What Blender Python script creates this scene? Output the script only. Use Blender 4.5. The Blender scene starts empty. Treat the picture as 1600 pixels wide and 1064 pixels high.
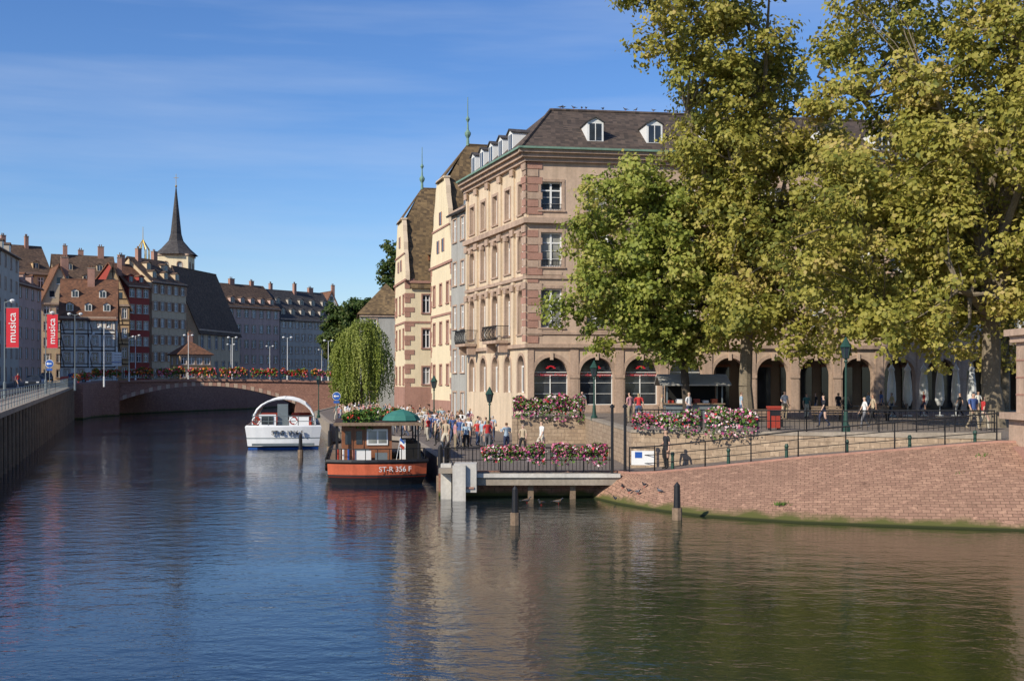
import bpy, math, random
import numpy as np
from mathutils import Vector, Matrix
R=random.Random(7)
scn=bpy.context.scene
COL=scn.collection
# ---------------------------------------------------------------- materials
MATS={}
def nt(name):
    m=bpy.data.materials.new(name); m.use_nodes=True
    t=m.node_tree; b=t.nodes['Principled BSDF']; MATS[name]=m
    return m,t,b
def N(t,k,**kw):
    n=t.nodes.new(k)
    for a,v in kw.items(): setattr(n,a,v)
    return n
def mixc(t,fac,a,b,mode='MIX'):
    n=t.nodes.new('ShaderNodeMix'); n.data_type='RGBA'; n.blend_type=mode
    for s,v in ((n.inputs[0],fac),(n.inputs[6],a),(n.inputs[7],b)):
        if hasattr(v,'is_linked') or isinstance(v,bpy.types.NodeSocket): t.links.new(v,s)
        elif isinstance(v,(int,float)): s.default_value=v
        else: s.default_value=(*v,1) if len(v)==3 else v
    return n.outputs[2]
def noise(t,vec,scale,detail=3,rough=.6):
    n=N(t,'ShaderNodeTexNoise'); n.inputs['Scale'].default_value=scale; n.inputs['Detail'].default_value=detail; n.inputs['Roughness'].default_value=rough
    t.links.new(vec,n.inputs['Vector']); return n.outputs['Fac']
def contrast(t,f,lo,hi):
    n=N(t,'ShaderNodeMapRange'); n.inputs[1].default_value=lo; n.inputs[2].default_value=hi
    t.links.new(f,n.inputs[0]); return n.outputs[0]
def bumpn(t,b,h,strength,dist):
    n=N(t,'ShaderNodeBump'); n.inputs['Strength'].default_value=strength; n.inputs['Distance'].default_value=dist
    t.links.new(h,n.inputs['Height']); t.links.new(n.outputs[0],b.inputs['Normal']); return n
def M(name,col,rough=.8,var=.15,scale=.6,bump=.0,metal=0,spec=.3,streak=.0):
    m,t,b=nt(name)
    tc=N(t,'ShaderNodeTexCoord').outputs['Object']
    c1=tuple(c*(1-var) for c in col); c2=tuple(min(1,c*(1+var)) for c in col)
    f=contrast(t,noise(t,tc,scale,4),.3,.7)
    c=mixc(t,f,c1,c2)
    f2=contrast(t,noise(t,tc,scale*9,3),.3,.7)
    c=mixc(t,.5,c,mixc(t,f2,c1,c2))
    if streak>0:
        mp=N(t,'ShaderNodeMapping'); mp.inputs['Scale'].default_value=(1.2,1.2,.12); t.links.new(tc,mp.inputs[0])
        s=contrast(t,noise(t,mp.outputs[0],1.6,4),.45,.75)
        mm=N(t,'ShaderNodeMath',operation='MULTIPLY'); mm.inputs[1].default_value=streak; t.links.new(s,mm.inputs[0])
        c=mixc(t,mm.outputs[0],c,tuple(x*.45 for x in col))
    t.links.new(c,b.inputs['Base Color'])
    b.inputs['Roughness'].default_value=rough; b.inputs['Metallic'].default_value=metal; b.inputs['Specular IOR Level'].default_value=spec
    if bump>0: bumpn(t,b,noise(t,tc,scale*12,3),bump,.03)
    return m
def Mroof(name,ca,cb,cell=.33):
    m,t,b=nt(name)
    tc=N(t,'ShaderNodeTexCoord').outputs['Object']
    sn=N(t,'ShaderNodeVectorMath',operation='SNAP'); sn.inputs[1].default_value=(cell,cell,cell*.75)
    t.links.new(tc,sn.inputs[0])
    wn=N(t,'ShaderNodeTexWhiteNoise'); t.links.new(sn.outputs[0],wn.inputs['Vector'])
    c=mixc(t,wn.outputs['Value'],ca,cb)
    f=contrast(t,noise(t,tc,.35,5,.7),.35,.7)
    c=mixc(t,f,c,mixc(t,.6,c,tuple(x*.45 for x in ca)))
    wv=N(t,'ShaderNodeTexWave'); wv.bands_direction='Z'; wv.wave_profile='SAW'; wv.inputs['Scale'].default_value=1.0; wv.inputs['Distortion'].default_value=.3
    t.links.new(tc,wv.inputs[0])
    t.links.new(c,b.inputs['Base Color']); b.inputs['Roughness'].default_value=.85; b.inputs['Specular IOR Level'].default_value=.2
    bumpn(t,b,wv.outputs['Fac'],.5,.05)
    return m
STONE=M('stone_beige',(.52,.385,.285),.85,.17,.5,.3,streak=.5)
STONE2=M('stone_trim',(.44,.315,.235),.85,.26,.8,.4,streak=.6)
STONER=M('stone_river_side',(.62,.49,.35),.85,.16,.6,.3,streak=.5)
PINK=M('pink_sandstone',(.37,.205,.155),.9,.22,.9,.4,streak=.3)
CREAM=M('cream_render',(.74,.62,.42),.9,.08,.5,.1,streak=.3)
CREAM2=M('cream_coping',(.60,.48,.35),.9,.12,.8,.1)
GREYW=M('grey_render',(.36,.35,.32),.9,.12,.5,.1,streak=.4)
PLPINK=M('pale_pink_render',(.52,.36,.31),.9,.12,.4,.1,streak=.4)
PLGREY=M('pale_grey_render',(.47,.42,.36),.9,.12,.4,.1,streak=.4)
BEIGE=M('beige_render',(.58,.45,.30),.9,.12,.4,.1,streak=.4)
OCHRE=M('ochre_render',(.54,.37,.2),.9,.12,.4,.1,streak=.4)
REDW=M('red_render',(.32,.06,.045),.9,.1,.4,.1)
WHITEW=M('white_plaster',(.74,.71,.64),.9,.08,.5,.1,streak=.2)
TIMB=M('timber_dark',(.07,.042,.028),.8,.3,2)
DIMW=M('arcade_wall_shaded',(.22,.17,.125),.9,.15,.6)  # wall colour darkened to paint in the shade inside the open arcade
ROOFA=Mroof('roof_tile_brown',(.135,.10,.08),(.05,.042,.038))
ROOFM=Mroof('roof_tile_mossy',(.26,.175,.09),(.085,.06,.04))
ROOFR=Mroof('roof_tile_red',(.25,.12,.07),(.12,.065,.045))
SLATE=Mroof('roof_slate',(.10,.092,.09),(.055,.05,.052))
ROOFD=Mroof('roof_tile_dark',(.17,.11,.075),(.075,.052,.042))
COPPER=M('green_copper',(.16,.26,.20),.6,.25,1.5)
def Mglass(name,col,rough=.08):
    m,t,b=nt(name); tc=N(t,'ShaderNodeTexCoord').outputs['Object']
    c=mixc(t,contrast(t,noise(t,tc,.7,2),.35,.65),col,tuple(x*2.2 for x in col))
    t.links.new(c,b.inputs['Base Color']); b.inputs['Roughness'].default_value=rough; b.inputs['Specular IOR Level'].default_value=.6
    bumpn(t,b,noise(t,tc,1.3,1),.15,.02)
    return m
GLASS=Mglass('window_glass',(.018,.022,.028)); CURT=Mglass('window_curtain',(.17,.17,.155),.2)
WHITE=M('white_paint',(.74,.74,.72),.5,.05,1)
IRON=M('black_iron',(.02,.02,.022),.5,.2,3,metal=.3)
GREENI=M('green_iron',(.02,.06,.045),.5,.2,3)
GREYI=M('grey_iron',(.18,.21,.22),.5,.15,3,metal=.3)
CONC=M('concrete',(.32,.27,.215),.9,.25,.7,.3,streak=.4)
CONCW=M('white_concrete',(.56,.53,.48),.85,.18,.8,.3,streak=.5)
WOOD=M('weathered_wood',(.22,.155,.105),.9,.4,1.2,.4,streak=.3)
PLANK=M('brown_planks',(.15,.10,.07),.9,.35,1.0,.4,streak=.4)
DARKV=M('dark_void',(.012,.012,.012),.95,.1)
ASPH=M('asphalt',(.055,.055,.058),.9,.2,.5,.2)
BARK=M('plane_bark',(.19,.155,.11),.9,.45,1.6,.5)
BARKD=M('dark_bark',(.07,.055,.042),.95,.3,2,.5)
REDP=M('red_paint',(.36,.05,.03),.45,.15,1.2)
ORNP=M('hull_red_orange',(.50,.11,.05),.5,.22,1.2,streak=.45)
BLACKP=M('black_paint',(.02,.02,.023),.45,.3,1.5)
MAHO=M('varnished_wood',(.24,.10,.05),.35,.35,3)
GREENP=M('green_fabric',(.04,.17,.14),.8,.15,2)
BLUEP=M('blue_paint',(.02,.09,.35),.5,.1,2)
REDB=M('red_fabric',(.55,.02,.035),.7,.1,1)
GOLD=M('gilded_metal',(.6,.4,.1),.4,.1,2,metal=.6)
RUBB=M('rubber',(.02,.02,.02),.8,.1,2)
def Mpave(name,a,b_,scale,mortar=(.1,.09,.08),uv=False,algae=False,ms=.018):
    m,t,b=nt(name)
    tcn=N(t,'ShaderNodeTexCoord'); tc=tcn.outputs['UV' if uv else 'Object']; ob=tcn.outputs['Object']
    br=N(t,'ShaderNodeTexBrick'); br.inputs['Scale'].default_value=scale; br.inputs['Mortar Size'].default_value=ms; br.inputs['Bias'].default_value=.0
    br.inputs['Color1'].default_value=(*a,1); br.inputs['Color2'].default_value=(*b_,1); br.inputs['Mortar'].default_value=(*mortar,1)
    br.inputs['Brick Width'].default_value=.5; br.inputs['Row Height'].default_value=.28
    nz=N(t,'ShaderNodeTexNoise'); nz.inputs['Scale'].default_value=1.3; nz.inputs['Detail'].default_value=4; t.links.new(ob,nz.inputs['Vector'])
    ad=N(t,'ShaderNodeMix'); ad.data_type='RGBA'; ad.blend_type='ADD'; ad.inputs[0].default_value=.14
    t.links.new(tc,ad.inputs[6]); t.links.new(nz.outputs['Color'],ad.inputs[7])
    t.links.new(ad.outputs[2],br.inputs['Vector'])
    c=mixc(t,contrast(t,noise(t,ob,.5,6,.7),.3,.7),br.outputs['Color'],mixc(t,.6,br.outputs['Color'],tuple(x*.55 for x in a)))
    c=mixc(t,contrast(t,noise(t,ob,3.5,4,.7),.55,.75),c,tuple(min(.6,x*1.3) for x in a))
    c=mixc(t,contrast(t,noise(t,ob,1.7,5,.75),.58,.72),c,tuple(x*.5 for x in b_))
    if algae:
        sx=N(t,'ShaderNodeSeparateXYZ'); t.links.new(ob,sx.inputs[0])
        w=N(t,'ShaderNodeMath',operation='MULTIPLY_ADD'); t.links.new(noise(t,ob,1.2,4),w.inputs[0]); w.inputs[1].default_value=-.5; t.links.new(sx.outputs['Z'],w.inputs[2])
        f=N(t,'ShaderNodeMapRange'); t.links.new(w.outputs[0],f.inputs[0]); f.inputs[1].default_value=.06; f.inputs[2].default_value=-.14
        c=mixc(t,f.outputs[0],c,(.10,.10,.03))
        f=N(t,'ShaderNodeMapRange'); t.links.new(sx.outputs['Z'],f.inputs[0]); f.inputs[1].default_value=.09; f.inputs[2].default_value=.04
        c=mixc(t,f.outputs[0],c,(.03,.035,.012))
    t.links.new(c,b.inputs['Base Color']); b.inputs['Roughness'].default_value=.9; b.inputs['Specular IOR Level'].default_value=.2
    bumpn(t,b,br.outputs['Fac'],-.8,.05)
    return m
EMB=Mpave('embankment_stone',(.42,.25,.17),(.29,.165,.115),1.6,(.13,.08,.055),uv=True,algae=True,ms=.022)
PAVE=Mpave('paving',(.27,.22,.18),(.21,.175,.15),2.0)
COBB=Mpave('cobbles',(.24,.20,.17),(.18,.15,.135),3.0)
WALLST=Mpave('wall_stone',(.44,.33,.23),(.33,.235,.16),1.2,uv=True,mortar=(.2,.15,.11))
PINKST=Mpave('pink_block_stone',(.40,.21,.15),(.30,.155,.115),1.2,uv=True,mortar=(.15,.1,.08),algae=True)
def Mleaf(name,cols,tr=.42,rough=.55):
    m,t,b=nt(name)
    at=N(t,'ShaderNodeAttribute'); at.attribute_name='lc'
    cr=N(t,'ShaderNodeValToRGB'); t.links.new(at.outputs['Fac'],cr.inputs[0])
    e=cr.color_ramp.elements; e[0].position=0; e[0].color=(*cols[0],1); e[1].position=1; e[1].color=(*cols[-1],1)
    for i,c in enumerate(cols[1:-1]):
        x=e.new((i+1)/(len(cols)-1)); x.color=(*c,1)
    t.links.new(cr.outputs[0],b.inputs['Base Color']); b.inputs['Roughness'].default_value=rough; b.inputs['Specular IOR Level'].default_value=.3
    tl=N(t,'ShaderNodeBsdfTranslucent'); t.links.new(cr.outputs[0],tl.inputs[0])
    mx=N(t,'ShaderNodeMixShader'); mx.inputs[0].default_value=tr
    t.links.new(b.outputs[0],mx.inputs[1]); t.links.new(tl.outputs[0],mx.inputs[2])
    t.links.new(mx.outputs[0],t.nodes['Material Output'].inputs[0])
    return m
LPLANE=Mleaf('leaves_plane',[(.16,.18,.035),(.34,.32,.06),(.48,.42,.10),(.56,.43,.16)])
LCHEST=Mleaf('leaves_chestnut',[(.13,.17,.03),(.28,.32,.055),(.40,.41,.09),(.52,.42,.14)])
LWILL=Mleaf('leaves_willow',[(.14,.18,.03),(.25,.30,.05),(.36,.39,.10)])
LDARK=Mleaf('leaves_dark',[(.04,.08,.015),(.08,.12,.025),(.14,.14,.035)])
LBOX=M('leaves_flowerbox',(.08,.15,.025),.7,.4,3)
FPINK=M('petal_pink',(.62,.20,.30),.6,.3,4); FRED=M('petal_red',(.55,.04,.04),.6,.2,4); FWH=M('petal_white',(.75,.6,.6),.6,.1,4); FPUR=M('petal_magenta',(.4,.06,.2),.6,.2,4); FORG=M('petal_orange',(.65,.22,.03),.6,.2,4)
# ---------------------------------------------------------------- builder
class B:
    def __init__(s,name): s.name=name; s.p={}; s.extra=[]
    def part(s,pn):
        if pn not in s.p: s.p[pn]=[[],[],[],[],None]
        return s.p[pn]
    def face(s,pts,mat,pn='body',uv=None):
        P=s.part(pn); i=len(P[0]); P[0].extend([tuple(q) for q in pts]); P[1].append(tuple(range(i,i+len(pts))))
        if mat not in P[2]: P[2].append(mat)
        P[3].append(P[2].index(mat))
        if uv is not None:
            if P[4] is None: P[4]={}
            P[4][len(P[1])-1]=uv
    def hexa(s,a,b,mat,pn='body'):
        s.face(a[::-1],mat,pn); s.face(b,mat,pn)
        for i in range(4):
            j=(i+1)%4; s.face([a[i],a[j],b[j],b[i]],mat,pn)
    def tube(s,p0,p1,r0,r1,mat,pn='body',n=6,cap=True):
        p0=Vector(p0);p1=Vector(p1);d=(p1-p0)
        if d.length<1e-6:return
        d.normalize(); a=d.cross(Vector((0,0,1)) if abs(d.z)<.9 else Vector((1,0,0))).normalized(); c=d.cross(a)
        A=[];C=[]
        for k in range(n):
            t=2*math.pi*k/n; o=a*math.cos(t)+c*math.sin(t); A.append(p0+o*r0); C.append(p1+o*r1)
        for k in range(n):
            j=(k+1)%n; s.face([A[k],A[j],C[j],C[k]],mat,pn)
        if cap: s.face(A[::-1],mat,pn); s.face(C,mat,pn)
    def lathe(s,c,prof,mat,pn='body',n=10):
        c=Vector(c); rings=[[c+Vector((r*math.cos(2*math.pi*k/n),r*math.sin(2*math.pi*k/n),z)) for k in range(n)] for r,z in prof]
        for a,b in zip(rings,rings[1:]):
            for k in range(n):
                j=(k+1)%n; s.face([a[k],a[j],b[j],b[k]],mat,pn)
        s.face(rings[0][::-1],mat,pn); s.face(rings[-1],mat,pn)
    def done(s,smooth=False):
        parts=list(s.p.items()); multi=len(parts)+len(s.extra)>1
        if multi:
            e=bpy.data.objects.new(s.name,None); COL.objects.link(e)
        for pn,(v,f,ms,mi,uvs) in parts:
            me=bpy.data.meshes.new(pn if multi else s.name); me.from_pydata(v,[],f)
            for m in ms: me.materials.append(m)
            me.polygons.foreach_set('material_index',mi)
            if uvs:
                ul=me.uv_layers.new(name='UVMap')
                for fi,uv in uvs.items():
                    for li,c in zip(me.polygons[fi].loop_indices,uv): ul.data[li].uv=c
            if smooth: me.polygons.foreach_set('use_smooth',[True]*len(f))
            me.update()
            o=bpy.data.objects.new(pn if multi else s.name,me); COL.objects.link(o)
            if multi: o.parent=e
            else: e=o
        for o in s.extra: o.parent=e
        return e
class F:
    def __init__(s,o,ex,zup=0):
        s.o=Vector((o[0],o[1],zup)); s.ex=Vector((ex[0],ex[1],0)).normalized(); s.ey=Vector((-s.ex.y,s.ex.x,0))
    def p(s,x,y,z): return s.o+s.ex*x+s.ey*y+Vector((0,0,z))
    def box(s,b,x0,x1,y0,y1,z0,z1,mat,pn='body'):
        q=lambda z:[s.p(x0,y0,z),s.p(x1,y0,z),s.p(x1,y1,z),s.p(x0,y1,z)]
        b.hexa(q(z0),q(z1),mat,pn)
    def tube(s,b,a,c,r0,r1,mat,pn='body',n=6): b.tube(s.p(*a),s.p(*c),r0,r1,mat,pn,n)
    def quad(s,b,pts,mat,pn='body'): b.face([s.p(*q) for q in pts],mat,pn)
def text(s,loc,X,Y,size,mat,name='lettering',align='CENTER',ext=.008):
    c=bpy.data.curves.new(name,'FONT'); c.body=s; c.size=size; c.extrude=ext; c.align_x=align; c.align_y='CENTER'
    o=bpy.data.objects.new(name,c); COL.objects.link(o); c.materials.append(mat)
    X=Vector(X).normalized();Y=Vector(Y).normalized();Z=X.cross(Y)
    m=Matrix((X,Y,Z)).transposed().to_4x4(); m.translation=Vector(loc); o.matrix_world=m
    return o
# ---------------------------------------------------------------- facades
def window(b,f,x0,x1,z0,z1,wall,trim,arch=False,depth=.28,sur=.14,glass=None,bars=2,sill=True,shut=None,openw=False,fw=.055,pc=.25):
    d=depth; g=glass or (GLASS if R.random()>pc else CURT)
    if glass is False: g=False
    r=(x1-x0)/2; xc=(x0+x1)/2; zs=z1-r if arch else z1
    f.quad(b,[(x0,0,z0),(x0,d,z0),(x0,d,zs),(x0,0,zs)],trim,'window_reveals')
    f.quad(b,[(x1,0,z0),(x1,0,zs),(x1,d,zs),(x1,d,z0)],trim,'window_reveals')
    f.quad(b,[(x0,0,z0),(x1,0,z0),(x1,d,z0),(x0,d,z0)],trim,'window_reveals')
    if not arch: f.quad(b,[(x0,0,z1),(x0,d,z1),(x1,d,z1),(x1,0,z1)],trim,'window_reveals')
    if arch:
        n=8
        for sgn in (-1,1):
            arc=[(xc+sgn*r*math.cos(math.pi/2*k/n),zs+r*math.sin(math.pi/2*k/n)) for k in range(n+1)]
            cx=xc+sgn*r
            for k in range(n):
                f.quad(b,[(cx,0,z1),(arc[k][0],0,arc[k][1]),(arc[k+1][0],0,arc[k+1][1])],wall,'walls')
                f.quad(b,[(arc[k][0],0,arc[k][1]),(arc[k+1][0],0,arc[k+1][1]),(arc[k+1][0],d,arc[k+1][1]),(arc[k][0],d,arc[k][1])],trim,'window_reveals')
                if sur>0:
                    o=(r+sur)/r; 
                    A=arc[k];C=arc[k+1]; A2=(xc+(A[0]-xc)*o,zs+(A[1]-zs)*o);C2=(xc+(C[0]-xc)*o,zs+(C[1]-zs)*o)
                    f.quad(b,[(A[0],-.05,A[1]),(A2[0],-.05,A2[1]),(C2[0],-.05,C2[1]),(C[0],-.05,C[1])],trim,'trim')
                    f.quad(b,[(A2[0],-.05,A2[1]),(A2[0],0,A2[1]),(C2[0],0,C2[1]),(C2[0],-.05,C2[1])],trim,'trim')
                    f.quad(b,[(A[0],-.05,A[1]),(A[0],.0,A[1]),(C[0],.0,C[1]),(C[0],-.05,C[1])],trim,'trim')
    if sur>0:
        f.box(b,x0-sur,x0,-.05,.02,z0,zs,trim,'trim'); f.box(b,x1,x1+sur,-.05,.02,z0,zs,trim,'trim')
        if not arch: f.box(b,x0-sur,x1+sur,-.055,.02,z1,z1+sur,trim,'trim')
    if sill: f.box(b,x0-sur-.05,x1+sur+.05,-.12,.03,z0-.12,z0,trim,'trim')
    if g is not False:
        f.quad(b,[(x0,d-.03,z0),(x1,d-.03,z0),(x1,d-.03,z1),(x0,d-.03,z1)],g,'glass')
        if bars:
            w=fw; y0,y1=d-.1,d-.035
            f.box(b,x0,x0+w,y0,y1,z0,zs,WHITE,'window_frames'); f.box(b,x1-w,x1,y0,y1,z0,zs,WHITE,'window_frames')
            f.box(b,x0+w,x1-w,y0,y1,z0,z0+w,WHITE,'window_frames'); f.box(b,x0+w,x1-w,y0,y1,zs-w,zs,WHITE,'window_frames')
            f.box(b,xc-w*.7,xc+w*.7,y0-.01,y1,z0+w,zs-w,WHITE,'window_frames')
            if bars>1:
                zz=z0+(z1-z0)*.68; f.box(b,x0+w,x1-w,y0,y1-.005,zz,zz+w,WHITE,'window_frames')
            if bars>2:
                for q in (.23,.46): zz=z0+(z1-z0)*q; f.box(b,x0+w,x1-w,y0+.01,y1-.006,zz,zz+.03,WHITE,'window_frames')
        if openw:
            f.box(b,x0+.02,x0+.06,-.35,d-.1,z0+.05,z1-.05,WHITE,'window_frames'); f.box(b,x1-.06,x1-.02,-.35,d-.1,z0+.05,z1-.05,WHITE,'window_frames')
    if shut:
        w=(x1-x0)/2
        f.box(b,x0-sur-w,x0-sur,-.06,-.01,z0,z1,shut,'shutters'); f.box(b,x1+sur,x1+sur+w,-.06,-.01,z0,z1,shut,'shutters')
def facade(b,f,L,z0,z1,wins,wall,trim,**kw):
    xs=sorted({0,L,*[w[0] for w in wins],*[w[1] for w in wins]}); zs=sorted({z0,z1,*[w[2] for w in wins],*[w[3] for w in wins]})
    for i in range(len(xs)-1):
        xm=(xs[i]+xs[i+1])/2; run=None
        for j in range(len(zs)-1):
            zm=(zs[j]+zs[j+1])/2
            hole=any(w[0]<xm<w[1] and w[2]<zm<w[3] for w in wins)
            if not hole and run is None: run=zs[j]
            if hole and run is not None:
                f.quad(b,[(xs[i],0,run),(xs[i+1],0,run),(xs[i+1],0,zs[j]),(xs[i],0,zs[j])],wall,'walls'); run=None
        if run is not None: f.quad(b,[(xs[i],0,run),(xs[i+1],0,run),(xs[i+1],0,z1),(xs[i],0,z1)],wall,'walls')
    for w in wins:
        o=dict(kw); o.update(w[4] if len(w)>4 else {})
        window(b,f,w[0],w[1],w[2],w[3],wall,trim,**o)
def slab(b,f,q,th,mat,pn='roof'):
    top=[f.p(*a) for a in q]; n=(top[1]-top[0]).cross(top[-1]-top[0]).normalized()
    if n.z<0: top=top[::-1]; n=-n
    bot=[p-n*th for p in top]
    b.face(top,mat,pn); b.face(bot[::-1],mat,pn)
    for i in range(len(top)):
        j=(i+1)%len(top); b.face([bot[i],bot[j],top[j],top[i]],mat,pn)
def dormer(b,f,x,yf,z,w,h,wall,roof,dep=2.2):
    f.box(b,x-w/2,x+w/2,yf,yf+dep,z,z+h,wall,'dormers')
    f.box(b,x-w/2+.16,x+w/2-.16,yf-.02,yf+.03,z+.2,z+h-.12,GLASS,'dormers')
    f.box(b,x-.03,x+.03,yf-.04,yf-.021,z+.2,z+h-.12,WHITE,'dormers')
    hh=w*.32
    slab(b,f,[(x-w/2-.12,yf-.15,z+h),(x,yf-.15,z+h+hh),(x,yf+dep,z+h+hh),(x-w/2-.12,yf+dep,z+h)],.07,roof,'dormers')
    slab(b,f,[(x+w/2+.12,yf-.15,z+h),(x,yf-.15,z+h+hh),(x,yf+dep,z+h+hh),(x+w/2+.12,yf+dep,z+h)],.07,roof,'dormers')
    f.quad(b,[(x-w/2,yf-.01,z+h),(x+w/2,yf-.01,z+h),(x,yf-.01,z+h+hh-.03)],wall,'dormers')
def chimney(b,f,x,y,z0,z1,w=.9):
    w*=R.uniform(.7,1.5); z1+=R.uniform(-.6,.4)
    f.box(b,x-w/2,x+w/2,y-.35,y+.35,z0,z1,PINK,'chimneys'); f.box(b,x-w/2-.06,x+w/2+.06,y-.41,y+.41,z1,z1+.12,CONC,'chimneys')
    for k in (-.25,.1): f.tube(b,(x+k*w,y,z1+.12),(x+k*w,y,z1+.5),.1,.09,ROOFR,'chimneys')
def house(name,p0,p1,dep,z0,ze,zr,wall,roof,rows,cols,trim=None,kind='ridge',dormers=0,chim=1,shut=None,timber=False,ww=1.0,drows=1):
    b=B(name); trim=trim or STONE2
    p0=Vector(p0);p1=Vector(p1);L=(p1-p0).length; f=F(p0,p1-p0)
    fl=F(p0+Vector((f.ey.x,f.ey.y))*dep, -f.ey); fr=F(p1,f.ey); fb=F(p1+Vector((f.ey.x,f.ey.y))*dep,-f.ex)
    def wl(LL,c):
        out=[]; sh=(ze-z0)/rows
        for r in range(rows):
            for k in range(c):
                xc=LL*(k+.5)/c; za=z0+sh*r+sh*.28; zb=z0+sh*r+sh*.8
                if r==0: za=z0+.9; zb=z0+sh*.82
                out.append((xc-ww/2,xc+ww/2,za,zb,{'bars':2 if r else 1}))
        return out
    kw=dict(depth=.18,sur=.14,shut=shut,fw=.09)
    facade(b,f,L,z0,ze,wl(L,cols),wall,trim,**kw)
    c2=max(2,int(dep/3.4))
    facade(b,fl,dep,z0,ze,wl(dep,c2),wall,trim,**kw); facade(b,fr,dep,z0,ze,wl(dep,c2),wall,trim,**kw)
    facade(b,fb,L,z0,ze,[],wall,trim)
    f.box(b,-.1,L+.1,-.25,-.005,ze-.35,ze-.02,trim,'trim')
    o=.45
    if kind=='ridge':
        m=dep/2; s=(zr-ze)/m
        slab(b,f,[(-.3,-o,ze-o*s),(L+.3,-o,ze-o*s),(L+.3,m,zr),(-.3,m,zr)],.18,roof)
        slab(b,f,[(-.3,dep+o,ze-o*s),(L+.3,dep+o,ze-o*s),(L+.3,m,zr),(-.3,m,zr)],.18,roof)
        for x in (0,L): f.quad(b,[(x,0,ze),(x,dep,ze),(x,m,zr-.15)],wall,'walls')
        for r in range(drows):
            n=dormers-r
            for k in range(n):
                yy=m*(.14+.36*r); dormer(b,f,L*(k+.5)/n,yy,ze+yy*s-.1,1.15,1.25,wall,roof,2.0)
        for k in range(chim): chimney(b,f,L*(k+.5)/chim+R.uniform(-.6,.6),m+R.uniform(-1,1),zr-1.5,zr+1.4)
    elif kind=='gable':
        m=L/2; s=(zr-ze)/m
        slab(b,f,[(-o,-.35,ze-o*s),(m,-.35,zr),(m,dep+.3,zr),(-o,dep+.3,ze-o*s)],.18,roof)
        slab(b,f,[(L+o,-.35,ze-o*s),(m,-.35,zr),(m,dep+.3,zr),(L+o,dep+.3,ze-o*s)],.18,roof)
        for y in (0,dep): f.quad(b,[(0,y,ze),(L,y,ze),(m,y,zr-.15)],wall,'walls')
        for k,(xx,zz) in enumerate([(m-1.2,ze+1),(m+1.2,ze+1),(m,ze+3.4)]):
            if zz+1.2<zr-1: f.box(b,xx-.4,xx+.4,-.03,.02,zz,zz+1.1,GLASS,'windows'); f.box(b,xx-.48,xx+.48,-.05,-.031,zz-.1,zz,WHITE,'windows')
        for k in range(chim): chimney(b,f,m+1.2,2+3*k,zr-2,zr+1.2)
    else:
        m=min(dep,L)/2
        a=[(-o,-o,ze),(L+o,-o,ze),(L+o,dep+o,ze),(-o,dep+o,ze)]
        if L>=dep: r0=(m,dep/2,zr); r1=(L-m,dep/2,zr); fs=[[a[0],a[1],r1,r0],[a[1],a[2],r1],[a[2],a[3],r0,r1],[a[3],a[0],r0]]
        else: r0=(L/2,m,zr); r1=(L/2,dep-m,zr); fs=[[a[0],a[1],r0],[a[1],a[2],r1,r0],[a[2],a[3],r1],[a[3],a[0],r0,r1]]
        for q in fs: slab(b,f,q,.15,roof)
        for k in range(dormers):
            s=(zr-ze)/(dep/2); dormer(b,f,L*(k+.5)/dormers,.7,ze+.7*s-.1,1.1,1.2,wall,roof,1.8)
        for k in range(chim): chimney(b,f,L*(k+.7)/(chim+.4),dep/2,zr-1.5,zr+1.3)
    if timber:
        sh=(ze-z0)/rows
        for r in range(1,rows+1):
            f.box(b,0,L,-.07,-.003,z0+sh*r-.2,z0+sh*r,TIMB,'timber_frame')
            if r<rows:
                f.box(b,0,L,-.068,-.003,z0+sh*(r+.15),z0+sh*(r+.15)+.11,TIMB,'timber_frame')
                n=cols*2
                for k in range(n+1):
                    x=L*k/n; xx=min(max(x,.1),L-.1)
                    if cols and abs(((x/L*cols)%1)-.5)<.12: continue
                    f.box(b,xx-.08,xx+.08,-.064,-.003,z0+sh*r,z0+sh*(r+1)-.2,TIMB,'timber_frame')
                for k in range(0,cols,2):
                    xa=L*k/cols; 
                    x_0=xa+.1; x_1=xa+.65
                    f.quad(b,[(x_0-.07,-.06,z0+sh*(r+1)-.2),(x_0+.07,-.06,z0+sh*(r+1)-.2),(x_1+.07,-.06,z0+sh*r),(x_1-.07,-.06,z0+sh*r)],TIMB,'timber_frame')
        if kind=='gable':
            m=L/2
            for zz in np.arange(ze+.9,zr-1,1.6):
                hw=m*(1-(zz-ze)/(zr-ze)); f.box(b,m-hw,m+hw,-.07,-.003,zz,zz+.16,TIMB,'timber_frame')
            f.box(b,m-.09,m+.09,-.066,-.003,ze,zr-.6,TIMB,'timber_frame')
    return b.done()
# ================================================================ WATER + LAND
WZ=0
m,t,bs=nt('river_water')
tc=N(t,'ShaderNodeTexCoord').outputs['Object']
mp=N(t,'ShaderNodeMapping'); mp.inputs['Scale'].default_value=(1.0,1.35,1); mp.inputs['Rotation'].default_value=(0,0,.3); t.links.new(tc,mp.inputs[0])
n1=noise(t,mp.outputs[0],1.0,3,.55); n2=noise(t,mp.outputs[0],4.6,3,.6); n3=noise(t,tc,.07,3,.6)
a1=N(t,'ShaderNodeMath',operation='MULTIPLY_ADD'); t.links.new(n2,a1.inputs[0]); a1.inputs[1].default_value=.24; t.links.new(n1,a1.inputs[2])
st=contrast(t,n3,.38,.66)
bn=N(t,'ShaderNodeBump'); bn.inputs['Distance'].default_value=.12
sm=N(t,'ShaderNodeMath',operation='MULTIPLY_ADD'); t.links.new(st,sm.inputs[0]); sm.inputs[1].default_value=.30; sm.inputs[2].default_value=.15
t.links.new(sm.outputs[0],bn.inputs['Strength']); t.links.new(a1.outputs[0],bn.inputs['Height']); t.links.new(bn.outputs[0],bs.inputs['Normal'])
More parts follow.
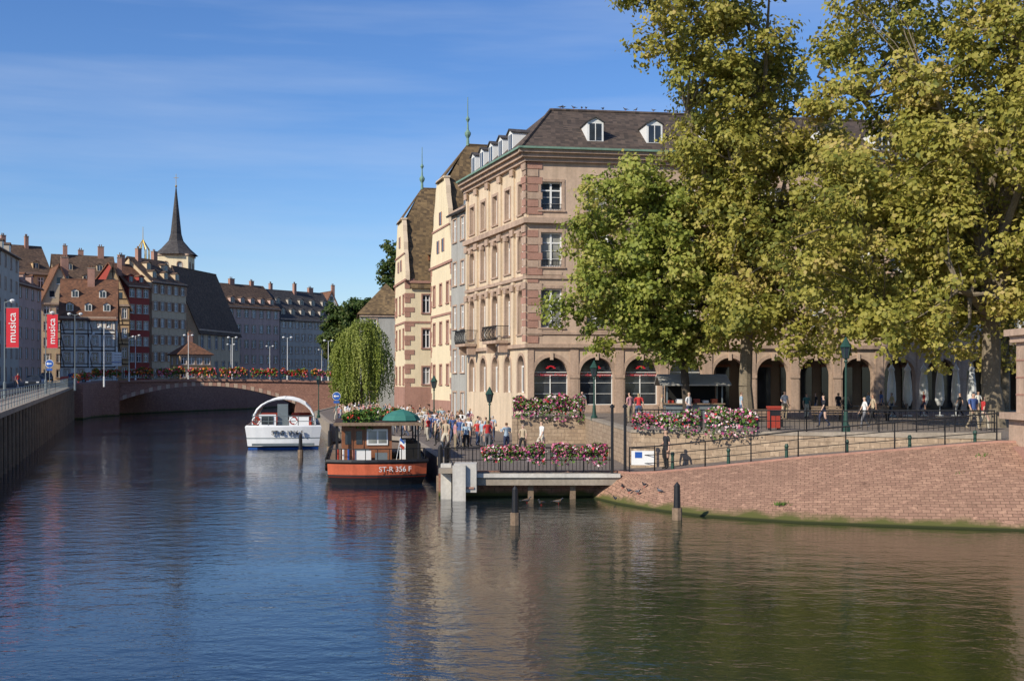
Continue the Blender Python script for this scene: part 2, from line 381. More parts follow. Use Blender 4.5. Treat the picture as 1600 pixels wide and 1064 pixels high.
sx=N(t,'ShaderNodeSeparateXYZ'); t.links.new(tc,sx.inputs[0])
wx=N(t,'ShaderNodeMath',operation='MULTIPLY_ADD'); t.links.new(noise(t,tc,.12,3),wx.inputs[0]); wx.inputs[1].default_value=6; t.links.new(sx.outputs['X'],wx.inputs[2])
c=mixc(t,contrast(t,wx.outputs[0],-1,10),(.006,.016,.034),(.024,.034,.009)); t.links.new(c,bs.inputs['Base Color'])
bs.inputs['Roughness'].default_value=.015; bs.inputs['IOR'].default_value=1.4
WATER=m
b=B('water'); b.face([(-1500,-300,WZ),(1500,-300,WZ),(1500,1500,WZ),(-1500,1500,WZ)],WATER); b.done()
LQ=[(-12.6,20,3.0),(-27,64,3.4),(-45,120,4.0),(-61.7,172,4.6),(-62.5,181,4.9),(-60,190,4.9),(-54,212,4.9),(-49,225,4.9),(-44,262,4.9),(-36,290,4.9),(0,330,4.9),(40,345,4.9),(200,420,4.9),(1900,900,4.9)]
b=B('ground')
for a,c in zip(LQ,LQ[1:]): b.face([(-1900,a[1],a[2]),a,c,(-1900,c[1],c[2])],PAVE)
b.face([(-1900,900,4.9),(1900,900,4.9),(1900,3500,4.9),(-1900,3500,4.9)],PAVE)
RQ=[(-28,190),(-26,205),(-18,250),(0,285),(40,310),(200,385),(1900,860)]
for a,c in zip(RQ,RQ[1:]): b.face([(a[0],a[1],4.5),(1900,a[1],4.5),(1900,c[1],4.5),(c[0],c[1],4.5)],PAVE)
b.done()
def off(P,d):
    out=[]
    for i,p in enumerate(P):
        a=Vector(P[max(0,i-1)][:2]); c=Vector(P[min(len(P)-1,i+1)][:2]); t_=(c-a).normalized(); out.append((p[0]-t_.y*d,p[1]+t_.x*d,p[2]))
    return out
b=B('road')
A=off(LQ[:4],3.2);C=off(LQ[:4],8.5)
for i in range(3): b.face([(A[i][0],A[i][1],A[i][2]+.004),(A[i+1][0],A[i+1][1],A[i+1][2]+.004),(C[i+1][0],C[i+1][1],C[i+1][2]+.004),(C[i][0],C[i][1],C[i][2]+.004)],ASPH)
D=off(LQ[:4],5.7);E=off(LQ[:4],5.85)
for i in range(3): b.face([(D[i][0],D[i][1],D[i][2]+.008),(D[i+1][0],D[i+1][1],D[i+1][2]+.008),(E[i+1][0],E[i+1][1],E[i+1][2]+.008),(E[i][0],E[i][1],E[i][2]+.008)],WHITE)
b.done()
b=B('kerb')
A=off(LQ[:4],3.0);C=off(LQ[:4],3.2)
for i in range(3):
    lo=[Vector(A[i]),Vector(A[i+1]),Vector(C[i+1]),Vector(C[i])]; b.hexa(lo[::-1],[q+Vector((0,0,.12)) for q in lo][::-1],CONC)
b.done()
def ribbon(b,P,zb,th,mat,pn='body',rel=None):
    acc=0
    for a,c in zip(P,P[1:]):
        d=Vector((c[0]-a[0],c[1]-a[1],0)); l=d.length; d.normalize(); n=Vector((-d.y,d.x,0))*th
        za=zb if rel is None else a[2]-rel; zc=zb if rel is None else c[2]-rel
        A0=Vector((a[0],a[1],za));A1=Vector((c[0],c[1],zc));A2=Vector(c);A3=Vector(a)
        b.face([A0,A1,A2,A3],mat,pn,uv=[(acc,za),(acc+l,zc),(acc+l,c[2]),(acc,a[2])])
        b.face([A1+n,A0+n,A3+n,A2+n],mat,pn,uv=[(acc+l,zc),(acc,za),(acc,a[2]),(acc+l,c[2])])
        b.face([A3,A2,A2+n,A3+n],mat,pn,uv=[(acc,0),(acc+l,0),(acc+l,th),(acc,th)])
        b.face([A0,A3,A3+n,A0+n],mat,pn,uv=[(0,za),(0,a[2]),(th,a[2]),(th,za)])
        b.face([A1,A1+n,A2+n,A2],mat,pn,uv=[(0,zc),(th,zc),(th,c[2]),(0,c[2])])
        if rel is not None: b.face([A0,A0+n,A1+n,A1],mat,pn)
        acc+=l
b=B('quay_wall')
inn=off(LQ[:4],.55); ribbon(b,[(p[0],p[1],p[2]-.03) for p in inn],-1,.4,PLANK,'backing')
P=off(LQ[:4],-.15); ribbon(b,[(p[0],p[1],p[2]+.02) for p in P],0,1.7,CONC,'deck_edge',rel=.30)
for i in range(3):
    a=Vector(LQ[i]);c=Vector(LQ[i+1]); L=(c-a).length; n=int(L/2.6); d=(c-a); d.z=0; d.normalize(); nn=Vector((-d.y,d.x,0))
    for k in range(n):
        q=a.lerp(c,k/n)-nn*.02; b.tube((q.x,q.y,-1),(q.x,q.y,q.z-.3),.18,.15,WOOD,'piles',7)
    for z in (.8,1.9):
        lo=[Vector((a.x,a.y,z))+nn*.3,Vector((c.x,c.y,z))+nn*.3,Vector((c.x,c.y,z))+nn*.52,Vector((a.x,a.y,z))+nn*.52]
        b.hexa(lo,[x+Vector((0,0,.2)) for x in lo],WOOD,'walers')
b.done()
b=B('abutment_wall')
ribbon(b,[(-57.5,163,4.75),(-59.2,171,4.85),(-59.6,177,5.0),(-58.5,181.2,5.1)],-1,3.5,PINKST); b.done()
b=B('river_wall')
ribbon(b,[(p[0],p[1],p[2]-.01) for p in LQ[4:11]],-1,.5,PINKST)
ribbon(b,[(p[0],p[1],4.49) for p in RQ[:5]][::-1],-1,.5,PINKST); b.done()
def railing(name,P,h,sp,mat,nh=3,bars=0,r=.025,top=.03):
    b=B(name)
    for a,c in zip(P,P[1:]):
        a=Vector(a);c=Vector(c);L=(c-a).length;n=max(1,round(L/sp))
        for k in range(n+1):
            q=a.lerp(c,k/n); b.tube(q,q+Vector((0,0,h+.03)),r*1.3,r,mat,n=5)
        for j in range(nh):
            z=Vector((0,0,h*(j+1)/nh)); b.tube(a+z,c+z,top if j==nh-1 else r*.7,top if j==nh-1 else r*.7,mat,n=5)
        if bars:
            m_=int(L/bars)
            for k in range(m_):
                q=a.lerp(c,(k+.5)/m_); b.tube(q+Vector((0,0,.08)),q+Vector((0,0,h)),.012,.012,mat,n=4,cap=False)
    return b.done()
railing('quay_railing',[(x,y,z+.02) for x,y,z in off(LQ[:4],.05)],1.1,2.0,GREYI,4)
QZ=1.1
QE=[(-3.0,53),(-3.5,60),(-7.1,83),(-13.8,97),(-19.4,125),(-26,160),(-28,190)]
b=B('quay_pavement')
inn=[(6,y) for _,y in QE]
for a,c,d,e in zip(QE,QE[1:],inn[1:],inn): b.face([(a[0],a[1],QZ),(e[0],e[1],QZ),(d[0],d[1],QZ),(c[0],c[1],QZ)],COBB)
ribbon(b,[(x,y,QZ+.08) for x,y in QE][::-1],-1,.45,CONC,'quay_edge')
ribbon(b,[(-3.2,52.98,QZ+.03),(4.4,52.98,QZ+.03)],-1,.3,PINKST,'quay_front')
b.done()
TER=[(0,77),(4.6,77),(5.4,55),(12.5,51.7),(19.5,48.5),(30,43.2),(1900,43.2),(1900,250),(-12,189),(-13.5,160),(-9,128),(-4.6,112),(-3.5,105.4),(1.5,90.5)]
b=B('terrace'); b.face([(x,y,2.7) for x,y in TER],PAVE); b.done()
b=B('retaining_wall')
ribbon(b,[(1.3,90,2.72),(0,77,2.72),(4.6,77,2.72),(5.4,55,2.72),(12.5,51.7,2.75),(19.5,48.5,2.85)],.5,.35,WALLST)
P=[(1.3,90,2.85),(-.03,76.97,2.85),(4.57,76.97,2.85),(5.37,54.96,2.85),(12.5,51.66,2.88),(19.5,48.46,2.98)]
ribbon(b,P,2.725,.45,CONC,'coping'); b.done()
TOE=[(3.3,52.6),(4.2,49.8),(5.3,47.2),(7,44.6),(10,42.6),(17,40.5),(30,38.2),(70,36)]
TOP=[(4.3,52.9,1.1),(5.0,51.6,1.12),(6,51,1.2),(8,50.2,1.45),(11.5,48.7,1.95),(18.4,46,2.72),(30,43,2.72),(70,41,2.72)]
INW=[(5.2,55,1.1),(5.4,55,1.12),(6.5,54.5,1.2),(8.6,53.5,1.45),(12.5,51.7,1.95),(19.5,48.5,2.72),(30,44,2.72),(70,43.5,2.72)]
b=B('embankment')
acc=0; K=6
for i in range(len(TOE)-1):
    l=(Vector(TOP[i+1][:2])-Vector(TOP[i][:2])).length; 
    for j in range(K):
        def pt(i_,t_):
            a=Vector((*TOE[i_],-.25)); c=Vector(TOP[i_]); q=a.lerp(c,t_); q.z+=.18*math.sin(math.pi*t_); return q
        s=(Vector(TOP[i])-Vector((*TOE[i],0))).length; s2=(Vector(TOP[i+1])-Vector((*TOE[i+1],0))).length
        b.face([pt(i,j/K),pt(i+1,j/K),pt(i+1,(j+1)/K),pt(i,(j+1)/K)],EMB,uv=[(acc,s*j/K),(acc+l,s2*j/K),(acc+l,s2*(j+1)/K),(acc,s*(j+1)/K)])
    acc+=l
b.done(smooth=True)
b=B('ramp')
for i in range(len(TOP)-1): b.face([TOP[i],TOP[i+1],INW[i+1],INW[i]],COBB)
ribbon(b,[(x,y-.02,z+.07) for x,y,z in TOP],.6,.3,PINK,'kerb'); b.done()
railing('ramp_railing',[(x,y+.15,z+.05) for x,y,z in TOP[1:6]],1.05,2.1,IRON,3)
railing('quay_railing',[(-2.9,52.5,1.12),(4.3,52.6,1.12)],1.05,1.2,IRON,2,bars=.16)
railing('quay_railing',[(-2.9,52.6,1.12),(-3.0,58,1.12)],1.05,1.2,IRON,2,bars=.16)
railing('terrace_railing',[(.1,77.3,2.8),(4.5,77.2,2.8)],.9,1.5,IRON,2,bars=.2)
railing('terrace_railing',[(5.6,55.3,2.85),(12.6,52,2.88),(19.4,48.9,2.95)],.9,1.5,IRON,2,bars=.2)
b=B('gangway')
f=F((0,0),(1,0))
f.box(b,-1.5,4.6,51.7,52.96,.62,1.08,CONC,'beam'); f.box(b,-1.5,4.6,51.6,51.69,.95,1.12,CONCW,'edge')
for x in (.8,2.6): f.box(b,x-.12,x+.12,52,52.3,-.8,.62,WOOD,'posts')
b.done()
b=B('lock_wall')
f.box(b,-2.45,-1.5,51.3,52.6,.35,1.55,CONCW,'head'); f.box(b,-2.5,-1.95,51.1,51.29,-.8,1.5,CONCW,'post'); f.box(b,-3.05,-2.6,52.0,52.6,-.8,1.5,CONCW,'pier'); f.box(b,-3.1,-2.46,51.32,51.98,1.15,1.35,CONC,'ledge')
f.box(b,-2.42,-1.6,51.24,51.29,.5,.58,PINK,'band'); b.done()
def pile(x,y,h,r=.17):
    b=B('mooring_pile'); b.tube((x,y,-1),(x,y,h*.35),r*1.5,r*1.4,WOOD,n=8); b.tube((x,y,h*.35),(x,y,h),r,r*.85,BLACKP,n=8); b.tube((x,y,h),(x,y,h+.12),r*.85,.02,BLACKP,n=8); b.done()
pile(.11,42.6,1.25,.12);pile(6,44.2,1.25,.13);pile(-14,80.5,1.5,.13);pile(-12.6,84,1.6,.13);pile(-3.3,56,2.0,.13)
for x in (4.3,4.85):
    b=B('mooring_post'); b.tube((x,52.2,.3),(x,52.2,3.9),.07,.06,BLACKP,n=7); b.lathe((x,52.2,3.9),[(.11,0),(.11,.08),(.02,.16)],BLACKP,n=7); b.done()
b=B('stone_pier'); f=F((.45,0),(1,0))
f.box(b,18.3,21.6,43.4,46.7,-.5,2.6,PINK,'base'); f.box(b,18.55,21.4,43.65,46.5,2.6,3.6,STONE2,'plinth'); f.box(b,18.3,21.7,43.3,46.8,3.6,3.85,STONE2,'moulding')
f.box(b,18.75,21.2,43.85,46.3,3.85,6.5,STONE2,'shaft')
for zz in (4.5,5.15,5.8): f.box(b,18.73,21.2,43.83,46.3,zz,zz+.06,PINK,'joints')
f.box(b,18.6,21.45,43.6,46.55,6.5,6.75,STONE2,'cornice'); f.box(b,18.45,21.65,43.4,46.75,6.75,7.0,STONE2,'cap'); b.done()
# ================================================================ BUILDING A
b=B('arcaded_stone_building')
fA=F((1.2,90),(1,.16)); LA=46
wins=[];
sp=3.45; first=1.75
nb=12
for k in range(nb):
    xc=first+sp*k
    opn=k>=4
    wins.append((xc-1.3,xc+1.3,2.75 if opn else 3.3,6.85,dict(arch=True,depth=.6,sur=.28,glass=False if opn else GLASS,bars=0 if opn else 3,sill=False,fw=.05)))
    wins.append((xc-.8,xc+.8,9.05,11.95,dict(bars=3))); wins.append((xc-.8,xc+.8,13.55,16.1,dict(bars=3,openw=(k%3==1)))); wins.append((xc-.8,xc+.8,17.75,19.85,dict(bars=3,openw=(k%3==2))))
facade(b,fA,LA,2.0,21.3,wins,STONE,STONE2,depth=.35,sur=.2,fw=.10,pc=.6)
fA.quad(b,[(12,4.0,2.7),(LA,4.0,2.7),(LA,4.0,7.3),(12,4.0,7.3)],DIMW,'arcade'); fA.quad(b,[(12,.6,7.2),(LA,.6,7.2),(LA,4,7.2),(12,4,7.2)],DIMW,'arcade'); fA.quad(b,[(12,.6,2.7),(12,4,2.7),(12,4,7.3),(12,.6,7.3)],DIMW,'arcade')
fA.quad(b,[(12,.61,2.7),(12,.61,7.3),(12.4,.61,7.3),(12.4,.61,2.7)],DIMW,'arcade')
for k in range(4,nb):
    xc=first+sp*k
    fA.box(b,xc-1.3,xc+1.3,3.85,3.97,2.9,6.2,GLASS,'shopfronts'); fA.box(b,xc-.05,xc+.05,3.8,3.84,2.9,6.2,MAHO,'shopfronts'); fA.box(b,xc-1.4,xc+1.4,3.78,3.98,6.2,6.4,MAHO,'shopfronts')
for z,h,pr in ((7.55,.28,.25),(8.55,.18,.12),(12.65,.22,.14),(16.75,.4,.38),(21.3,.28,.3),(21.58,.3,.55),(21.88,.25,.8)):
    fA.box(b,-pr,LA,-pr,.05,z,z+h,STONE2,'cornices')
fA.box(b,-.9,LA,-1.0,-.55,22.13,22.28,COPPER,'gutter')
for k in range(nb+1):
    xc=first+sp*(k-.5)
    if k>0: fA.box(b,xc-.32,xc+.32,-.09,-.003,2.2,7.5,STONE2,'pilasters'); fA.box(b,xc-.4,xc+.4,-.15,-.091,5.3,5.55,STONE2,'pilasters')
z=7.9;i=0
while z<21.2:
    w=1.05 if i%2 else .75
    if not(16.6<z+.3<17.3): fA.box(b,-.06,w,-.07,-.003,z,z+.5,PINK if i%3!=1 else STONE2,'quoins')
    z+=.56;i+=1
fA.box(b,-.05,.42,-.07,-.003,2.1,7.5,STONE2,'quoins')
for k in range(nb):
    xc=first+sp*k
    for z in (12.95,8.76): fA.box(b,xc-.8,xc+.8,-.04,-.003,z,z+.22,STONE,'trim')
    fA.box(b,xc-.12,xc+.12,-.14,-.055,6.65,7.2,STONE,'keystones'); 
    if k<6 : 
        for zz in (9.05,13.55,17.75):
            for q in range(9): x=xc-.72+q*.18; fA.box(b,x-.012,x+.012,-.02,.01,zz,zz+.42,IRON,'window_guards')
            fA.box(b,xc-.8,xc+.8,-.035,.012,zz+.42,zz+.46,IRON,'window_guards')
P0=Vector((-3.9,105.4)); P1=Vector((1.2,90)); fR=F(P0,P1-P0); LR=(P1-P0).length
wins=[];nr=5;s5=LR/nr
for k in range(nr):
    xc=s5*(k+.5)
    wins.append((xc-.75,xc+.75,4.2,7.0,dict(arch=True,bars=2,sill=False)))
    wins.append((xc-.68,xc+.68,8.6,12.0,dict(arch=True,bars=3))); wins.append((xc-.65,xc+.65,13.4,16.1,dict(bars=3,arch=(k%2==0)))); wins.append((xc-.6,xc+.6,17.6,19.9,dict(bars=3)))
facade(b,fR,LR,.9,21.3,wins,STONER,STONE2,depth=.4,sur=.22,fw=.1,pc=.5)
for z,h,pr in ((7.55,.28,.25),(12.65,.25,.2),(16.75,.4,.38),(21.3,.28,.3),(21.58,.3,.55),(21.88,.25,.8)):
    fR.box(b,-.1,LR+pr*.4,-pr,.05,z+.003,z+h+.002,STONE2,'cornices')
fR.box(b,0,LR+.9,-1.0,-.55,22.135,22.28,COPPER,'gutter')
for k in range(nr+1):
    x=min(max(s5*k,.35),LR-.35)
    fR.box(b,x-.3,x+.3,-.2,-.003,7.85,12.6,STONER,'pilasters'); fR.box(b,x-.25,x+.25,-.17,-.003,12.95,16.7,STONER,'pilasters'); fR.box(b,x-.22,x+.22,-.15,-.003,17.2,21.25,STONER,'pilasters')
    for z in (11.9,16.1,20.7): fR.box(b,x-.4,x+.4,-.3,-.21,z,z+.5,STONE2,'pilasters')
for k in range(nr):
    xc=s5*(k+.5)
    for z in (12.2,16.25): fR.box(b,xc-1.0,xc+1.0,-.25,-.06,z,z+.18,STONE2,'trim'); fR.box(b,xc-.3,xc+.3,-.3,-.06,z-.35,z-.01,STONE2,'trim')
z=8.0;i=0
while z<21:
    if not(16.6<z+.3<17.3) and not 12.4<z+.3<12.9: fR.box(b,LR-(1.1 if i%2 else .8),LR+.03,-.22,-.201,z,z+.5,PINK if i%3!=1 else STONE2,'quoins')
    z+=.56;i+=1
for xa,xb in ((LR-7.6,LR-4.0),(.6,3.6)):
    fR.box(b,xa,xb,-1.25,-.25,8.0,8.22,STONE2,'balcony')
    for x in (xa+.3,xb-.3): fR.box(b,x-.15,x+.15,-.95,-.26,7.3,7.99,STONE2,'balcony')
    fR.box(b,xa,xb,-1.25,-1.2,9.3,9.36,IRON,'balcony'); fR.box(b,xa,xb,-1.25,-1.2,8.3,8.34,IRON,'balcony')
    for x in (xa,xb): fR.box(b,x-.02,x+.02,-1.2,-.2,9.3,9.35,IRON,'balcony')
    n=int((xb-xa)/.12)
    for q in range(n+1):
        x=xa+(xb-xa)*q/n; fR.tube(b,(x,-1.22,8.22),(x+.05*(-1)**q,-1.34,8.7),.016,.016,IRON,'balcony',4); fR.tube(b,(x+.05*(-1)**q,-1.34,8.7),(x,-1.22,9.3),.016,.016,IRON,'balcony',4)
    for q in range(9):
        y=-1.2+q*.11
        for x in (xa,xb): fR.tube(b,(x,y,8.22),(x,y,9.3),.014,.014,IRON,'balcony',4)
b.face([(P0.x,P0.y,.9),(P0.x+12,P0.y+4,.9),(P0.x+12,P0.y+4,21.3),(P0.x,P0.y,21.3)],STONER,'walls')
fA.quad(b,[(LA,0,2),(LA,14,2),(LA,14,21.3),(LA,0,21.3)],STONE,'walls'); 
ze=22.1; zr=26.6
a0=fA.p(-.75,-.75,ze); a1=fA.p(LA,-.75,ze); r0=fA.p(2.9,6.3,zr); r1=fA.p(LA,6.3,zr)
b.face([a0,a1,r1,r0],ROOFA,'roof')
e0=fR.p(0,-.75,ze); rr=fR.p(0,6.0,zr)
b.face([e0,a0,r0,rr],ROOFA,'roof')
bk1=fA.p(LA,14,ze); bk0=fA.p(12,14,ze); b.face([r0,r1,bk1,bk0],ROOFA,'roof'); b.face([rr,r0,bk0,fR.p(0,13,ze)],ROOFA,'roof')
b.face([a0,e0,fR.p(0,13,ze),bk0,bk1,a1],STONE2,'roof')
b.face([e0,rr,fR.p(0,13,ze)],STONE,'walls')
def tubew(p,q,r,mat,pn): b.tube(p,q,r,r,mat,pn,6)
tubew(r0,r1,.16,ROOFA,'roof_ridge'); tubew(a0,r0,.14,ROOFA,'roof_ridge'); tubew(rr,r0,.16,ROOFA,'roof_ridge')
for x in (5.3,9.9,14.5,19.1,23.7,28.3,32.9,37.5):
    s=(zr-ze)/7.05; yy=.9; z=ze+(yy+.75)*s-.15
    dormer(b,fA,x,yy,z,1.25,1.6,WHITE,SLATE,2.2)
for k in range(5):
    s=(zr-ze)/6.75; dormer(b,fR,1.2+k*2.55,.2,ze+.95*s-.25,1.15,1.85,WHITE,SLATE,1.9)
X=fA.ex
for k,s_ in enumerate(("Collections d'Alsace","Produits Régionaux","Collections d'Alsace")):
    b.extra.append(text(s_,fA.p(first+k*sp,.3,5.55),X,(0,0,1),.3,REDB))
for k in range(4):
    xc=first+sp*k
    if k<3:
        for q in range(5): 
            a=math.pi*(q+.5)/5; fA.box(b,xc+.28*math.cos(a)-.1,xc+.28*math.cos(a)+.1,.28,.3,5.95+.2*math.sin(a),5.95+.2*math.sin(a)+.08,REDB,'shop_emblem')
    fA.box(b,xc-1.25,xc+1.25,-.03,.5,2.75,3.28,STONE2,'stallriser')
b.done()
house('grey_house',(-5.5,110.1),(-3.95,105.5),9,.9,20.3,23.6,GREYW,SLATE,5,2,kind='ridge',dormers=1,chim=0,ww=1.1)
def wing(name,pfar,pnear,dep,ze,zh,zr,hipd,base_h):
    b=B(name); pf=Vector(pfar);pn=Vector(pnear);L=(pn-pf).length; f=F(pf,pn-pf); z0=.9
    wn=[]
    for r,(za,zb) in enumerate(((4.8,6.6),(8.6,10.6),(12.3,14.2))):
        for k in range(3): xc=L*(k+.5)/3; wn.append((xc-.5,xc+.5,za,zb))
    facade(b,f,L,z0,ze,wn,CREAM,PINK,depth=.25,sur=.12,fw=.08)
    fs=F(f.p(L,0,0).to_2d(),f.ey); ws=[]
    nn=int(dep/3.2)
    for r,(za,zb) in enumerate(((4.8,6.6),(8.6,10.6),(12.3,14.2))):
        for k in range(nn): xc=2.2+3.2*k; ws.append((xc-.4,xc+.4,za,zb))
    facade(b,fs,dep,z0,ze,ws,CREAM,PINK,depth=.25,sur=.13,fw=.08)
    fl=F(f.p(0,dep,0).to_2d(),-f.ey); facade(b,fl,dep,z0,ze,[],CREAM,PINK)
    m=L/2
    s=(zr-ze)/m; prof=[]; 
    T=[0,.08,.14,.3,.42,.5,.62,.8,.9,1]
    for i,t_ in enumerate(T):
        z=ze+(zh-ze)*t_; hw=m*(1-(z-ze)/(zr-ze))+.35+.28*math.sin(t_*math.pi*4)**2; prof.append((hw,z))
    for (h0,z0_),(h1,z1_) in zip(prof,prof[1:]):
        for y in (-.02,.42): f.quad(b,[(m-h0,y,z0_),(m+h0,y,z0_),(m+h1,y,z1_),(m-h1,y,z1_)],CREAM,'gable')
        for sg in (-1,1): f.quad(b,[(m+sg*h0,-.02,z0_),(m+sg*h0,.42,z0_),(m+sg*h1,.42,z1_),(m+sg*h1,-.02,z1_)],CREAM2,'gable')
    h=prof[-1][0]; f.box(b,m-h-.1,m+h+.1,-.1,.5,zh,zh+.18,CREAM2,'gable'); f.box(b,m-prof[0][0]-.2,m+prof[0][0]+.2,-.14,-.021,ze-.1,ze+.12,PINK,'gable'); 
    f.box(b,m-prof[4][0]-.05,m+prof[4][0]+.05,-.1,-.021,prof[4][1],prof[4][1]+.16,PINK,'gable')
    for zz in (ze+1.2,ze+3.8):
        for xx in ((-1.1,1.1) if zz<ze+2 else (0,)):
            f.box(b,m+xx-.4,m+xx+.4,-.06,-.025,zz,zz+1.2,GLASS,'windows'); f.box(b,m+xx-.52,m+xx-.4,-.1,-.025,zz,zz+1.2,PINK,'windows'); f.box(b,m+xx+.4,m+xx+.52,-.1,-.025,zz,zz+1.2,PINK,'windows')
    hw=m*(1-(zh-ze)/(zr-ze)); o=.35
    for sg in (-1,1):
        X=lambda q:m+sg*q
        slab(b,f,[(X(m+o),.43,ze-o*s),(X(hw),.43,zh),(X(0),hipd,zr),(X(0),dep,zr),(X(m+o),dep,ze-o*s)],.15,ROOFM)
    slab(b,f,[(m-hw-.1,-.25,zh-.1),(m+hw+.1,-.25,zh-.1),(m,hipd,zr)],.15,ROOFM)
    f.quad(b,[(0,dep,z0),(L,dep,z0),(L,dep,ze),(m,dep,zr),(0,dep,ze)],CREAM,'walls')
    for r,t_ in enumerate((.22,.5,.75)):
        for k in range(3-r//2):
            y=3+k*5+r; z=ze+(zr-ze)*t_; x=m+m*(1-t_)
            f.box(b,x-.6,x+.25,y-.45,y+.45,z-.1,z+.55,MAHO,'roof_vents'); slab(b,f,[(x+.45,y-.6,z+.5),(x+.45,y+.6,z+.5),(x-.9,y+.6,z+1.15),(x-.9,y-.6,z+1.15)],.08,ROOFM,'roof_vents')
            f.box(b,x+.251,x+.27,y-.3,y+.3,z,z+.42,GLASS,'roof_vents')
    for ff,edge,LL in ((f,0,L),(f,1,L),(fs,0,dep)):
        z=z0+2;i=0
        while z<ze-.3:
            w=(.45 if i%2 else .2) if ff is f else (.95 if i%2 else .5)
            x0,x1=(0,w) if edge==0 else (LL-w,LL+.04)
            ff.box(b,x0-.04,x1,-.05,-.003,z,z+.5,PINK,'quoins'); z+=.52+(.45 if i%2 else 0);i+=1
    fs.box(b,0,dep,-.09,-.003,z0,z0+base_h,PINK,'base'); f.box(b,-.05,L+.09,-.1,-.003,z0,z0+base_h,PINK,'base')
    fs.box(b,0,dep,-.08,-.003,11.2,11.4,PINK,'trim'); f.box(b,0,L+.08,-.08,-.003,11.2,11.4,PINK,'trim'); fs.box(b,.3,dep,-.25,-.003,ze-.3,ze-.05,PINK,'trim')
    c=f.p(m,hipd,zr); b.lathe(c,[(.16,-.2),(.12,.5),(.28,.8),(.3,1.0),(.1,1.3),(.06,2.0),(.2,2.3),(.05,2.6),(.03,4.4)],COPPER,'finial',8)
    return b.done()
wing('gabled_museum_building',(-7.9,119),(-5.5,110.3),22,16.0,24.0,27.6,2.6,2.4)
wing('gabled_museum_building',(-13.1,136.4),(-11.2,127.8),22,15.7,22.4,26.2,2.4,3.6)
house('museum_courtyard_building',(2,128),(4,122),30,.9,14,19,CREAM,ROOFM,3,2,kind='ridge',chim=0)
house('pavilion_house',(-21.5,172),(-14,173),9,.9,14.6,19.3,GREYW,ROOFM,4,2,kind='hip',chim=0)
# ================================================================ LEFT BANK BUILDINGS
house('pink_townhouse',(-64.8,138),(-69.4,164),12,3.8,23.0,26.5,PLPINK,SLATE,6,8,kind='ridge',dormers=6,chim=3)
house('grey_townhouse',(-70.6,164.5),(-75.4,186),12,4.4,24.0,27.5,PLGREY,ROOFD,6,5,kind='ridge',dormers=4,chim=2)
house('townhouse',(-76.6,188.3),(-77.8,201),12,4.7,20.5,24.5,PLPINK,ROOFR,5,4,kind='ridge',dormers=3,chim=2,drows=2)
house('half_timbered_house',(-75.3,202.6),(-66.8,205),9,4.8,16.0,22.6,WHITEW,ROOFR,4,4,kind='ridge',dormers=3,timber=True,drows=2,chim=1,ww=.8)
house('timber_gable_house',(-73.5,214.5),(-68,216.5),12,4.8,18.8,26,OCHRE,ROOFD,4,3,kind='gable',timber=True,ww=.8)
house('red_house',(-68.8,218.2),(-66.2,222),11,4.9,22.4,26.8,REDW,ROOFR,6,3,kind='ridge',dormers=2,chim=1)
house('beige_townhouse',(-66,223),(-62.2,232),11,4.9,23.6,28.3,BEIGE,ROOFD,6,5,kind='ridge',dormers=3,drows=2,chim=2,shut=MAHO)
house('tall_roof_house',(-87,232),(-77,237),12,4.9,23.5,30,BEIGE,ROOFD,5,4,kind='ridge',dormers=3,drows=2,chim=3)
house('tall_roof_house',(-96,215),(-85,224),12,4.9,25,30.5,OCHRE,ROOFD,5,4,kind='ridge',dormers=3,chim=3)
house('gable_house',(-83,214),(-77.5,217),12,4.9,19,26.0,BEIGE,ROOFR,5,3,kind='gable',chim=1)
house('roof_house',(-78,247),(-70,252),12,4.9,24,29,PLGREY,ROOFD,5,4,kind='ridge',dormers=3,chim=3)
house('church_nave',(-61.5,238.5),(-57.8,258),11,4.9,15.5,28,BEIGE,ROOFD,2,6,kind='ridge',chim=0,ww=1.3)
b=B('church_tower'); f=F((-71.8,246),(1,.05)); 
fs_=[f,F(f.p(6.2,0,0).to_2d(),f.ey),F(f.p(6.2,6.2,0).to_2d(),-f.ex),F(f.p(0,6.2,0).to_2d(),-f.ey)]
for q in fs_:
    facade(b,q,6.2,4.9,30.9,[(1.2,2.2,26.6,29.4,dict(arch=True)),(4,5,26.6,29.4,dict(arch=True)),(2.7,3.5,18,20,{})],CREAM,STONE2,depth=.4,sur=.15)
    q.box(b,-.2,6.4,-.2,.1,30.6,31.0,STONE2,'cornice')
c=f.p(3.1,3.1,0)
def oct_(r,z,n=8): return [Vector((c.x+r*math.cos(math.pi/8+2*math.pi*k/n),c.y+r*math.sin(math.pi/8+2*math.pi*k/n),z)) for k in range(n)]
prev=None
for r,z in ((4.5,30.9),(2.9,32.3),(1.5,33.9),(1.1,35.3),(.08,45)):
    cur=oct_(r,z)
    if prev:
        for k in range(8): j=(k+1)%8; b.face([prev[k],prev[j],cur[j],cur[k]],SLATE,'spire')
    prev=cur
b.tube((c.x,c.y,45),(c.x,c.y,47.6),.06,.05,GOLD,'cross'); b.tube((c.x-.5,c.y,46.8),(c.x+.5,c.y,46.8),.05,.05,GOLD,'cross'); b.lathe((c.x,c.y,44.8),[(.05,0),(.25,.3),(.05,.6)],GOLD,'cross',8)
b.done()
house('small_pink_house',(-58.3,213.5),(-53.6,216.5),6,4.9,9.9,12.3,OCHRE,ROOFR,2,4,kind='hip',chim=1)
house('long_townhouse',(-63,262),(-52.6,275),12,4.9,21.6,27,PLPINK,ROOFD,5,8,kind='ridge',dormers=6,chim=3)
house('long_townhouse',(-52.4,275.3),(-41.2,288.5),12,4.9,19.5,26.4,PLGREY,SLATE,5,9,kind='ridge',dormers=6,drows=2,chim=3)
